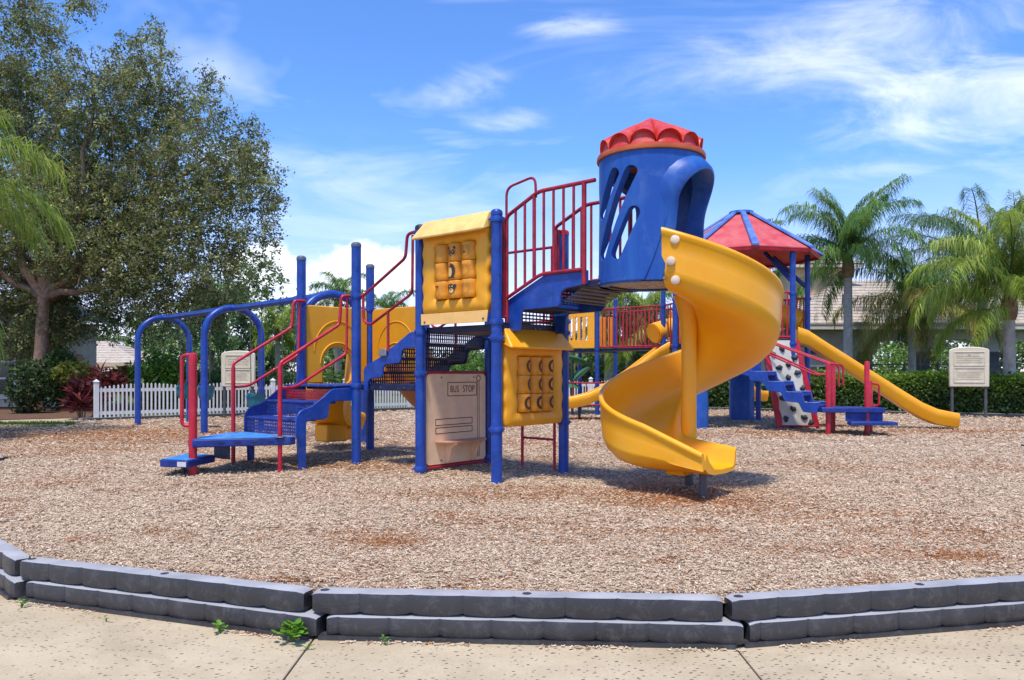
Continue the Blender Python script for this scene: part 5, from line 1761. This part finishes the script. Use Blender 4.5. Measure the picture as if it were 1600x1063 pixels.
# ------------------------------------------------------------------ palms
def frond_mesh(name, L_, pitch, droop, nl, ll, lw, hang, pal, seed, m):
    rg = np.random.default_rng(seed)
    n = 22
    pts = []; tan = []
    p = np.zeros(3); a = pitch
    for q in range(n + 1):
        t = q / n
        d = np.array([cos(a), 0, sin(a)])
        pts.append(p.copy()); tan.append(d)
        p = p + d * L_ / n
        a -= droop / n * (.5 + 1.1 * t)
    pts = np.array(pts); tan = np.array(tan)
    V = []; F = []; Cc = []
    def addq(vs, fs_, c):
        b = len(V); V.extend(vs); F.extend([tuple(i_ + b for i_ in f) for f in fs_]); Cc.extend([c] * len(vs))
    rc = (.20, .20, .08)
    w0 = .022 * L_ / 2.5
    for q in range(n):
        wa, wb = w0 * (1 - q / n * .8), w0 * (1 - (q + 1) / n * .8)
        a_, b_ = pts[q], pts[q + 1]
        up = np.array([0, 0, 1.0])
        addq([a_ + [0, wa, 0], a_ - [0, wa, 0], b_ - [0, wb, 0], b_ + [0, wb, 0], a_ + up * wa * -1, b_ + up * wb * -1], [(0, 1, 2, 3), (1, 4, 5, 2), (4, 0, 3, 5)], rc)
    pal = np.array(pal)
    for s_ in (-1, 1):
        for k in range(nl):
            t = .14 + .86 * (k + rg.random() * .6) / nl
            f = t * n; i_ = min(int(f), n - 1)
            o = pts[i_] + (pts[i_ + 1] - pts[i_]) * (f - i_)
            d = tan[i_]
            prof = sin(pi * min(1, .18 + .82 * t)) ** .55 if t < .95 else .45
            l = ll * (.35 + .75 * prof) * rg.uniform(.8, 1.12)
            side = np.array([0, s_, 0.0])
            v = side * rg.uniform(.75, 1.0) + d * rg.uniform(.45, .8) + np.array([0, 0, rg.normal(.10, .45)])
            v /= np.linalg.norm(v)
            g = np.array([0, 0, -1.0])
            m1 = o + v * l * .45 + g * l * hang * .12
            v2 = v * (1 - hang * .7) + g * hang * rg.uniform(.6, 1.25) + d * .1 + rg.normal(0, .14, 3); v2 /= np.linalg.norm(v2)
            e = m1 + v2 * l * .55
            wdir = np.cross(v, [0, 0, 1.0]); wdir = wdir / (np.linalg.norm(wdir) + 1e-6)
            wv = wdir * lw * rg.uniform(.8, 1.2)
            c = pal[rg.integers(len(pal))] * np.exp(rg.normal(0, .15))
            addq([o - wv * .4, o + wv * .4, m1 + wv, m1 - wv, e + wv * .12, e - wv * .12], [(0, 1, 2, 3), (3, 2, 4, 5)], tuple(c))
    me = bpy.data.meshes.new(name)
    me.from_pydata([tuple(v) for v in V], [], F)
    ca = me.color_attributes.new('tint', 'FLOAT_COLOR', 'POINT')
    arr = np.ones((len(V), 4)); arr[:, :3] = np.array(Cc)
    ca.data.foreach_set('color', arr.ravel())
    me.materials.append(m)
    return me
FRD = mat('palm_frond', (1, 1, 1), .42, scale=2, col2=(.88, .92, .85), trans=.42, attr='tint', spec=.3)
TRK = mat('palm_trunk', (.30, .27, .23), .9, scale=6, bump=.6, bscale=30, col2=(.44, .41, .37), spec=.1)
BOOT = mat('palm_boot', (.18, .11, .06), .9, scale=8, bump=.8, bscale=25, col2=(.32, .21, .12), spec=.1)
PGRN = [(.16, .30, .06), (.21, .34, .075), (.12, .24, .05)]
PDRK = [(.11, .20, .075), (.14, .24, .10), (.085, .16, .06)]
PYEL = [(.30, .42, .06), (.37, .47, .075), (.22, .34, .05), (.40, .42, .09)]
PDRY = [(.34, .31, .07), (.28, .33, .07), (.38, .27, .08)]
def palm(base, h, r, R_, n, pal, label, seed, hang=.55, ll=.55, low=(), lw=.012, nl=100, skip=None, dry=0, old=None, up=0):
    rg = random.Random(seed)
    root = empty('palm_tree', base, rg.uniform(0, 6), label, 'palm tree', 'palms round the playground')
    mb = MB(); prof = []
    for q in range(40):
        t = q / 39
        prof.append((r * (1.35 - .35 * min(1, t * 6)) * (1 - .22 * t) * (1 + .035 * (q % 2)), -.1 + (h + .1) * t))
    mb.lathe(prof, 18); mb.build('trunk', TRK, root, smooth=60)
    mb = MB()
    rings = []
    for (rr, z) in ((r * .78, h - .05), (r * 1.0, h + .08), (r * 1.1, h + .3), (r * .85, h + .6), (r * .4, h + .95)):
        rings.append([(rr * cos(2 * pi * q / 14) * (1 + .15 * (q % 2)), rr * sin(2 * pi * q / 14) * (1 + .15 * (q % 2)), z) for q in range(14)])
    mb.loft(rings); mb.build('crown_shaft', BOOT, root, smooth=30)
    ms = []
    for k, (pit, dr) in enumerate(((68, 85), (56, 95), (38, 100), (15, 95), (-12, 70)) if not up else ((84, 60), (74, 100), (62, 120), (45, 125), (10, 100))):
        ms.append([frond_mesh('frond', R_ * (1.12 if k < 3 else 1), R(pit), R(dr), nl, ll, lw, hang, pal if not (dry and k >= 4 - dry + 1) else (old or PDRY), seed * 10 + k + v_ * 5, FRD) for v_ in range(1)])
    for q in range(n):
        k = min(4, int(5 * q / n))
        if up and k == 4 and q % 2: continue
        me = ms[k][0]
        o = bpy.data.objects.new('frond', me); COL.objects.link(o); o.parent = root
        o.location = (0, 0, h + .75 - .12 * k)
        o.rotation_euler = (rg.uniform(-.12, .12), rg.uniform(-.12, .12), q * 2.39996 + rg.uniform(-.25, .25))
        s_ = rg.uniform(.86, 1.1); o.scale = (s_, s_, s_)
    return root
palm((X_at(1325, 27), 27, 0), 4.5, .17, 2.75, 26, PGRN, 'green feather palm with pale trunk behind the straight yellow slide', 1, .9, .72, nl=150, up=1)
palm((X_at(1535, 29), 29, 0), 4.35, .20, 4.2, 26, PDRK, 'tallest dark green feather palm behind the right sign', 2, .82, .95, lw=.013, nl=155)
palm((X_at(1577, 22.3), 22.3, 0), 2.75, .18, 2.9, 26, PYEL, 'bright yellow green palm at the right edge by the hedge', 3, .85, .72, nl=155, up=1)
palm((X_at(1425, 28), 28, 0), 3.0, .15, 3.2, 20, PGRN, 'palm with drooping yellowed fronds in front of the porch', 4, .9, .85, dry=3, nl=140)
palm((-12.2, 13.9, 0), 3.6, .2, 3.5, 30, PYEL, 'palm with hanging yellow green fronds entering at the left edge', 5, .95, .95, nl=150, dry=1, old=PYEL)
palm((X_at(434, 42), 42, 0), 2.9, .16, 1.9, 15, PYEL, 'small palm with thin trunk between the swing arches', 6, .5, .6, lw=.02)
palm((X_at(528, 44), 44, 0), 4.6, .2, 2.2, 14, PGRN, 'palm top showing behind the two tall stair posts', 7, .6, .7, lw=.02)
palm((X_at(604, 42), 42, 0), 3.6, .2, 2.2, 14, PGRN, 'palm top above the orange slide hood', 8, .6, .7, lw=.02)
palm((X_at(952, 33), 33, 0), 2.6, .24, 2.4, 17, PYEL, 'stout palm left of two others behind the red bridge', 9, .7, .7, lw=.018)
palm((X_at(984, 35), 35, 0), 2.5, .24, 2.5, 17, PGRN, 'leaning brown palm in the middle behind the red bridge', 10, .7, .7, lw=.018)
palm((X_at(1022, 32), 32, 0), 2.5, .24, 2.4, 17, PYEL, 'bright palm below the blue tower, right of the red bridge', 11, .7, .7, lw=.018)
palm((X_at(1162, 38), 38, 0), 6.0, .2, 2.4, 13, PGRN, 'palm whose tips rise behind the red canopy roof', 12, .6, .7, lw=.02)

# ------------------------------------------------------------------ hedge and shrubs
def hedge(a, b, H, D, label, seed, n=26000):
    rg = np.random.default_rng(seed)
    a, b = np.array(a), np.array(b)
    L_ = np.linalg.norm(b - a); d = (b - a) / L_; nn = np.array([d[1], -d[0]])
    root = empty('hedge', (a[0], a[1], 0), 0, label, 'hedge')
    t = rg.random(n) * L_
    top = rg.random(n) < .42
    hh = H * (1 + .10 * (fbm(t * 1.3, t * 0 + seed, 3) - .5) + .04 * np.sin(t * 2.1))
    z = np.where(top, hh + rg.normal(0, .05, n), rg.random(n) ** .9 * hh)
    s = np.where(top, rg.uniform(-D / 2, D / 2, n), D / 2 * (1 + .12 * (fbm(t * 2.2, z * 2.2, 3) - .5)) + rg.normal(0, .035, n))
    P = np.stack([d[0] * t + nn[0] * s, d[1] * t + nn[1] * s, z], 1)
    c = pick(n, [(.09, .16, .042), (.12, .20, .055), (.06, .11, .034)], [2, 2, 1.5], .25, rg)
    new = rg.random(n) < np.clip((z - hh + .60) / .55, 0, .92)
    c[new] = pick(int(new.sum()), [(.22, .36, .045), (.17, .29, .04), (.27, .40, .07)], [2, 2, 1], .2, rg)
    leaf_mesh('foliage', P, .095, .55, LEAF, root, c, .3, rg)
    mb = MB(); M = Matrix.Rotation(math.atan2(d[1], d[0]), 4, 'Z')
    rings = []
    for q in range(31):
        x = L_ * q / 30
        rings.append([M @ Vector((x, y, zz)) for y, zz in ((-D / 2 + .1, .02), (D / 2 - .1, .02), (D / 2 - .08, H * .8), (D / 2 - .2, H - .1), (-D / 2 + .2, H - .1), (-D / 2 + .08, H * .8))])
    mb.loft(rings); mb.build('dark_core', mat('hedge_core', (.018, .024, .010), .95), root, smooth=60)  # dark core box put inside the leaves to block the view through
hedge((6.4, 26.1), (16.6, 21.0), 1.10, 1.0, 'long clipped green hedge with bright new tips along the right border', 3)

def shrub(name, X, Y, z, rx, rz, n, size, asp, pal, w, label, cat='shrub', seed=1, strap=False, group=None):
    rg = np.random.default_rng(seed)
    root = empty(name, (X, Y, 0), 0, label, cat, group)
    if strap:
        stems = rg.integers(7, 10)
        P = []; E = []
        for k in range(stems):
            sx, sy = rg.normal(0, rx * .45, 2); hz = rg.uniform(.35, 1.0) * rz * 2
            mb = MB(); mb.tube([(sx * .4, sy * .4, -.05), (sx * .8, sy * .8, hz * .5), (sx, sy, hz)], [.018, .015, .012], 6); mb.build('stem', BARK, root)
            m_ = n // stems
            a = rg.uniform(0, 2 * pi, m_); el = rg.uniform(-.25, 1.2, m_)
            dv = np.stack([np.cos(a) * np.cos(el), np.sin(a) * np.cos(el), np.sin(el)], 1)
            zz = hz * rg.uniform(.45, 1, m_)
            P.append(np.stack([np.full(m_, sx), np.full(m_, sy), zz], 1) + dv * size * .5); E.append(dv)
        leaf_mesh('foliage', np.concatenate(P), size, asp, LEAF, root, pick(len(np.concatenate(P)), pal, w, .25, rg), .3, rg, .2, np.concatenate(E))
    else:
        d = rg.normal(0, 1, (n, 3)); d /= np.linalg.norm(d, axis=1)[:, None]
        bump = .78 + .45 * fbm(d[:, 0] * 2.3 + seed, d[:, 2] * 2.3 + d[:, 1] * 2, 3)
        P = d * (rg.random(n) ** .35 * bump)[:, None] * np.array([rx, rx, rz]) + np.array([0, 0, z])
        leaf_mesh('foliage', P, size, asp, LEAF, root, pick(n, pal, w, .25, rg), .35, rg)
        for k in range(4):
            a = k * 1.6
            mb = MB(); mb.tube([(0, 0, -.05), (cos(a) * rx * .25, sin(a) * rx * .25, z * .7), (cos(a) * rx * .5, sin(a) * rx * .5, z + rz * .3)], [.03, .022, .01], 6); mb.build('stem', BARK, root)
    return root
REDP = [(.12, .020, .028), (.20, .032, .04), (.065, .018, .022), (.28, .08, .065)]
shrub('cordyline_plant', X_at(128, 20.6), 20.6, .6, .50, .52, 420, .42, .16, REDP, [3, 2, 2, .8], 'dark red strap leaved plant at the left end of the white fence', 'plant', 2, True, 'red strap leaved plants')
shrub('cordyline_plant', X_at(163, 23.5), 23.5, .9, .45, .66, 240, .42, .17, REDP, [2, 3, 1, 1], 'red strap leaved plant rising behind the white fence corner', 'plant', 3, True, 'red strap leaved plants')
shrub('dark_shrub', X_at(44, 23.4), 23.4, .8, .62, .85, 1900, .13, .5, [(.06, .10, .035), (.085, .14, .045), (.045, .075, .028)], [2, 2, 2], 'dark green shrub under the oak, left of its trunk', 'shrub', 4)
shrub('dark_shrub', X_at(96, 24.9), 24.9, 1.0, .62, 1.0, 2400, .14, .5, [(.08, .14, .04), (.10, .18, .05), (.055, .10, .03)], [2, 2, 2], 'mid green shrub right of the oak trunk by the wall', 'shrub', 5)
shrub('bright_shrub', X_at(252, 25), 25, .95, 1.05, .95, 3400, .17, .42, [(.12, .24, .03), (.16, .30, .04), (.08, .18, .025)], [2, 2, 1], 'bright green shrub behind the fence between the first swing legs', 'shrub', 6)
shrub('croton_shrub', X_at(118, 24.5), 24.5, 1.15, .6, .45, 900, .20, .35, [(.22, .26, .05), (.16, .20, .04), (.28, .24, .06)], [2, 2, 1], 'yellow green shrub behind the dark red plant', 'shrub', 7)
shrub('croton_shrub', X_at(195, 25), 25, .95, .55, .5, 800, .18, .35, [(.30, .05, .03), (.14, .18, .04), (.35, .09, .03)], [2, 2, 1], 'red flowering shrub behind the fence left of the swing arch', 'shrub', 8)
shrub('low_shrub', X_at(320, 27), 27, .6, 1.6, .75, 3200, .16, .45, [(.10, .17, .035), (.15, .20, .05), (.06, .11, .03)], [2, 2, 1], 'leafy shrub mass behind the fence left of the cream sign', 'shrub', 9)
shrub('low_shrub', X_at(425, 29), 29, .6, 1.7, .7, 3000, .16, .45, [(.10, .17, .035), (.14, .19, .05), (.06, .11, .03)], [2, 2, 1], 'leafy shrub mass behind the fence right of the cream sign', 'shrub', 10)
shrub('low_shrub', X_at(530, 30), 30, .6, 1.7, .7, 3000, .16, .45, [(.09, .16, .03), (.13, .20, .04), (.06, .11, .03)], [2, 2, 1], 'leafy shrub behind the fence below the stair deck', 'shrub', 11)
shrub('low_shrub', X_at(760, 34), 34, .9, 2.4, 1.1, 3600, .18, .45, [(.10, .19, .03), (.14, .24, .04), (.07, .13, .03)], [2, 2, 1], 'bright shrub behind the bus stop panel', 'shrub', 12)
shrub('low_shrub', X_at(930, 38), 38, .9, 2.4, 1.0, 3000, .20, .45, [(.05, .085, .025), (.07, .11, .03), (.035, .06, .02)], [2, 2, 1], 'dark shrub behind the low red rail', 'shrub', 13)

shrub('low_shrub', X_at(1405, 45), 45, 1.2, 3.4, 1.6, 3600, .22, .45, [(.16, .28, .05), (.20, .33, .06), (.11, .20, .04)], [2, 2, 1], 'bright shrub seen through the porch arches', 'shrub', 14)
# ------------------------------------------------------------------ buildings
STUC = mat('beige_stucco', (.56, .45, .33), .9, .08, 3, .25, 80, .2)
STUG = mat('grey_stucco', (.48, .44, .39), .9, .08, 3, .25, 80, .2)
STUY = mat('cream_stucco', (.58, .45, .27), .9, .08, 3, .25, 80, .2)
TILE = mat('roof_tile', (.40, .33, .26), .8, scale=5, bump=.3, bscale=30, col2=(.56, .49, .41), spec=.2)
TRIM = mat('pale_trim', (.60, .56, .48), .6, .05, 4)
GLASS = mat('dark_window', (.015, .018, .02), .08, .1, 3, spec=.8)
COLD = mat('dark_column', (.075, .075, .08), .7, .15, 6)

def tile_roof(parent, e0, e1, r0, r1, rows, name='roof'):
    """stepped courses from the eave e0-e1 up to the ridge r0-r1"""
    e0, e1, r0, r1 = map(Vector, (e0, e1, r0, r1))
    mb = MB()
    for k in range(rows):
        a0, a1 = e0.lerp(r0, k / rows), e1.lerp(r1, k / rows)
        t = min(1, (k + 1.18) / rows)
        b0, b1 = e0.lerp(r0, t), e1.lerp(r1, t)
        u_ = Vector((0, 0, .075)); v_ = Vector((0, 0, .03))
        mb.add([a0, a1, a1 + u_, a0 + u_, b1 + v_, b0 + v_], [(0, 1, 2, 3), (3, 2, 4, 5)])
    return mb.build(name, TILE, parent, smooth=0)

def clubhouse():
    Y0, Y1 = 32.0, 42.0
    X0, X1 = 11.6, 27.0
    root = empty('clubhouse', (X0, Y0, 0), 0, 'grey stucco building with tiled roof and arched porch behind the palms', 'building')
    o = Vector((X0, Y0, 0))
    def B(mb, name, m, par=None, bevel=0, smooth=38):
        mb.v = [(v[0] - o.x, v[1] - o.y, v[2]) for v in mb.v]
        return mb.build(name, m, par or root, bevel, smooth)
    mb = MB(); mb.box(X0, 14.15, Y0, Y1, -.1, 3.0); wall = B(mb, 'wall', STUG)
    # porch front with arches
    arches = [(14.85, 16.55), (17.15, 19.4), (20.0, 22.2)]
    mb = MB(); zs, zc = 2.05, 2.55
    xs = 14.15
    for (a, b) in arches:
        n = 14
        poly = [(xs, 3.0), (xs, zs), (a, zs)] + [((a + b) / 2 - (b - a) / 2 * cos(pi * q / n), zs + (zc - zs) * sin(pi * q / n)) for q in range(1, n)] + [(b, zs), (b, 3.0)]
        mb.prism([(x, Y0 + .05, z) for x, z in poly], (0, .35, 0)); xs = b
    mb.box(xs, X1, Y0 + .05, Y0 + .4, zs, 3.0)
    B(mb, 'arch_beam', STUG)
    for x in (14.5, 16.85, 19.7, 22.5):
        mb = MB(); mb.box(x - .30, x + .30, Y0 + .02, Y0 + .44, -.1, 2.05); c = B(mb, 'column', COLD, bevel=.02)
        mb = MB(); mb.box(x - .35, x + .35, Y0 - .02, Y0 + .48, 1.92, 2.04); B(mb, 'column_capital', COLD, c, .01)
    mb = MB(); mb.box(14.15, X1, Y0 + .4, Y1, 2.9, 2.98); B(mb, 'porch_ceiling', TRIM)
    # eave board and roof
    mb = MB(); mb.box(X0 - .6, X1, Y0 - .62, Y0 - .5, 2.92, 3.14); B(mb, 'fascia', TRIM, bevel=.01)
    mb = MB(); mb.box(X0 - .6, X1, Y0 - .5, Y0 + .02, 2.93, 2.99); B(mb, 'soffit', TRIM)
    rf = tile_roof(root, (-.65, -.65, 3.12), (X1 - X0, -.65, 3.12), (3.2, 3.6, 5.35), (X1 - X0, 3.6, 5.35), 15)
    tile_roof(root, (-.65, Y1 - Y0, 3.12), (-.65, -.65, 3.12), (3.2, Y1 - Y0, 5.35), (3.2, 3.6, 5.35), 15)
    # raised clerestory
    mb = MB(); mb.box(12.4, 15.2, 35.0, 38.5, 4.0, 6.0); cl = B(mb, 'clerestory', STUY)
    tile_roof(cl, (.4, 2.6, 5.98), (4.0, 2.6, 5.98), (2.2, 4.6, 7.1), (2.2, 4.6, 7.1), 6)
    tile_roof(cl, (.4, 6.9, 5.98), (.4, 2.6, 5.98), (2.2, 4.8, 7.1), (2.2, 4.6, 7.1), 6)
    mb = MB(); mb.box(12.0, 15.6, 34.6, 34.72, 5.86, 6.02); B(mb, 'fascia', TRIM)
    # window
    mb = MB(); mb.box(12.1, 12.95, Y0 - .03, Y0 + .02, .45, 1.50); w = B(mb, 'window', TRIM, bevel=.005)
    for (a, b) in ((12.17, 12.49), (12.56, 12.88)):
        for (c, d) in ((.52, .95), (1.0, 1.43)):
            mb = MB(); mb.box(a, b, Y0 - .036, Y0 - .028, c, d); B(mb, 'pane', GLASS, w)
    mb = MB(); mb.box(12.12, 12.6, Y0 - .05, Y0, 1.95, 2.35); B(mb, 'wall_vent', COLD, bevel=.005)
    for x in (13.4, 14.0):
        mb = MB(); mb.tube([(x, 33.0, 4.1), (x, 33.0, 4.5)], .06, 8); B(mb, 'roof_pipe', COLD)
clubhouse()

def cottage():
    X1, Y0 = -15.75, 27.6
    root = empty('cottage', (X1, Y0, 0), 0, 'beige stucco building with white framed window at the left edge', 'building')
    mb = MB(); mb.box(-14, 0, 0, 2.0, -.1, 3.0); mb.build('wall', STUC, root)
    mb = MB(); mb.box(-14, .06, -.06, 0, -.1, .42); mb.build('plinth', STUC, root, bevel=.01)
    tile_roof(root, (-14, -.7, 3.0), (.7, -.7, 3.0), (-14, 1.0, 3.95), (-.9, 1.0, 3.95), 8)
    tile_roof(root, (.7, -.7, 3.0), (.7, 2.7, 3.0), (-.9, 1.0, 3.95), (-.9, 1.05, 3.95), 8)
    mb = MB(); mb.box(-14, .7, -.72, -.62, 2.82, 3.02); mb.build('fascia', TRIM, root)
    for (a, b) in ((-2.55, -1.0), (-4.9, -3.3)):
        mb = MB(); mb.box(a, b, -.05, .02, .35, 2.25); w = mb.build('window', WHITE, root, bevel=.006)
        for k in range(2):
            x0 = a + .08 + (b - a - .08) * k / 2
            for j in range(3):
                z0 = .43 + .60 * j
                mb = MB(); mb.box(x0, x0 + (b - a) / 2 - .14, -.058, -.048, z0, z0 + .53); mb.build('pane', GLASS, w)
        mb = MB(); mb.box(a - .06, b + .06, -.12, 0, .26, .35); mb.build('sill', TRIM, w, bevel=.006)
    mb = MB(); mb.box(.12, .42, .3, .8, -.1, 1.85); mb.build('gate_pier', STUC, root, bevel=.01)
cottage()

def shelter():
    Y0 = 56.0
    xa, xb = X_at(-40, Y0), X_at(222, Y0)
    root = empty('picnic_shelter', (xb, Y0, 0), 0, 'open picnic shelter with pale tiled roof beyond the fence', 'shelter')
    L_ = xb - xa
    tile_roof(root, (-L_, 0, 1.80), (0, 0, 1.80), (-L_ + 3, 3.5, 3.5), (-4.2, 3.5, 3.5), 9)
    tile_roof(root, (0, 0, 1.80), (0, 7, 1.80), (-4.2, 3.5, 3.5), (-4.2, 3.6, 3.5), 9)
    mb = MB(); mb.box(-L_, .05, -.05, .05, 1.50, 1.82); mb.build('fascia', STUY, root)
    mb = MB(); mb.box(-L_, 0, 0.06, 7, 1.50, 1.56); mb.build('ceiling', STUC, root)
    for x in (-3.3, -1.2, -6.0, -9.0):
        mb = MB(); mb.lathe([(.22, -.1), (.22, 1.45), (.30, 1.50)], 14, (x, .4)); mb.build('column', STUC, root)
shelter()

# metal fence seen through the porch
root = empty('metal_fence', (13.6, 29.6, 0), R(-2), 'thin dark metal fence behind the hedge by the porch', 'fence')
for k in range(7):
    mb = MB(); mb.box(k * 1.25 - .03, k * 1.25 + .03, -.03, .03, -.1, 1.55); mb.build('post', GREYM, root)
for z in (.25, 1.48):
    mb = MB(); mb.box(0, 7.5, -.015, .015, z, z + .05); mb.build('rail', GREYM, root)

# ------------------------------------------------------------------ left verge: planting bed, path, lawn strip
def sheet(name, poly, z, m):
    mb = MB(); mb.prism([(x, y, z - .04) for x, y in poly], (0, 0, .04)); return tag(mb.build(name, m, smooth=0), kind='structure')
sheet('planting_bed', [(-30, 20.8), (-13.4, 20.3), (-11.6, 21.2), (-12.3, 28), (-30, 28)], -.010, mat('dark_mulch', (.10, .055, .035), .95, scale=25, bump=.8, bscale=60, col2=(.20, .12, .08), spec=.1))
sheet('path', [(-30, 19.1), (-12.2, 19.3), (-10.9, 19.9), (-9.8, 21.3), (-11.0, 21.6), (-13.3, 20.2), (-30, 20.6)], -.025, MATS['pitted_concrete'])
sheet('kerb', [(-30, 17.35), (-10.7, 17.75), (-10.3, 17.95), (-10.35, 18.15), (-10.9, 17.95), (-30, 17.60)], .02, MATS['pitted_concrete'])
def grass():
    n = 9000
    x = rng.uniform(-20, -10.4, n); y = rng.uniform(17.65, 19.1, n)
    P = np.stack([x, y, np.full(n, -.03)], 1)
    t = np.stack([rng.normal(0, .4, n), rng.normal(0, .4, n), np.ones(n)], 1); t /= np.linalg.norm(t, axis=1)[:, None]
    P = P + t * .03
    o = leaf_mesh('grass', P, .10, .16, LEAF, None, pick(n, [(.10, .19, .03), (.14, .24, .04), (.07, .13, .025)], [2, 2, 1]), .3, None, .25, t)
    tag(o, 'short green grass strip beside the path', 'grass', kind='stuff')
grass()

# ------------------------------------------------------------------ weeds at the foot of the border
def weed(px, py, size, n, label, seed):
    Y = 1.47 * 1220 / (py - 580); X = X_at(px, Y)
    rg = np.random.default_rng(seed)
    root = empty('weed', (X, Y, -.22), 0, label, 'weed', 'weeds in the kerb joint')
    for k in range(n):
        a = rg.uniform(0, 2 * pi); el = rg.uniform(.6, 1.5)
        L_ = size * rg.uniform(.5, 1.0)
        tip = Vector((cos(a) * cos(el), sin(a) * cos(el), sin(el))) * L_
        mb = MB(); mb.tube([(0, 0, 0), tip * .5 + Vector((0, 0, .01)), tip], .0016, 5)
        # a toothed leaf at the end of the stalk
        d = Vector((cos(a), sin(a), rg.uniform(-.2, 1.1))).normalized(); s_ = Vector((-sin(a), cos(a), 0)); w = size * .25
        l = size * .42
        prof = [(0, 0), (.15, .6), (.3, .75), (.38, .62), (.5, .95), (.6, .7), (.72, .75), (.82, .4), (1, 0)]
        vs = [tip + d * l * t for t, _ in prof] + [tip + d * l * t + s_ * w * y + Vector((0, 0, .12 * w)) for t, y in prof] + [tip + d * l * t - s_ * w * y + Vector((0, 0, .12 * w)) for t, y in prof]
        m_ = len(prof); fs_ = []
        for q in range(m_ - 1):
            fs_ += [(q, q + 1, m_ + q + 1, m_ + q), (q + 1, q, 2 * m_ + q, 2 * m_ + q + 1)]
        mb.add(vs, fs_)
        mb.build('leaf', mat('weed_leaf', (.13, .30, .025), .45, .25, 12, trans=.3), root, recalc=False, smooth=60)
weed(457, 1003, .105, 36, 'largest leafy green weed at the kerb joint', 1)
weed(344, 990, .06, 12, 'smaller leafy weed left of the largest one', 2)
weed(34, 950, .05, 9, 'small weed at the foot of the left corner border', 3)
weed(166, 972, .028, 5, 'tiny weed sprout at the foot of the left border', 4)
weed(601, 1008, .045, 5, 'tiny weed sprout right of the kerb joint', 5)
weed(481, 1016, .035, 5, 'tiny weed sprout in the pavement joint', 6)
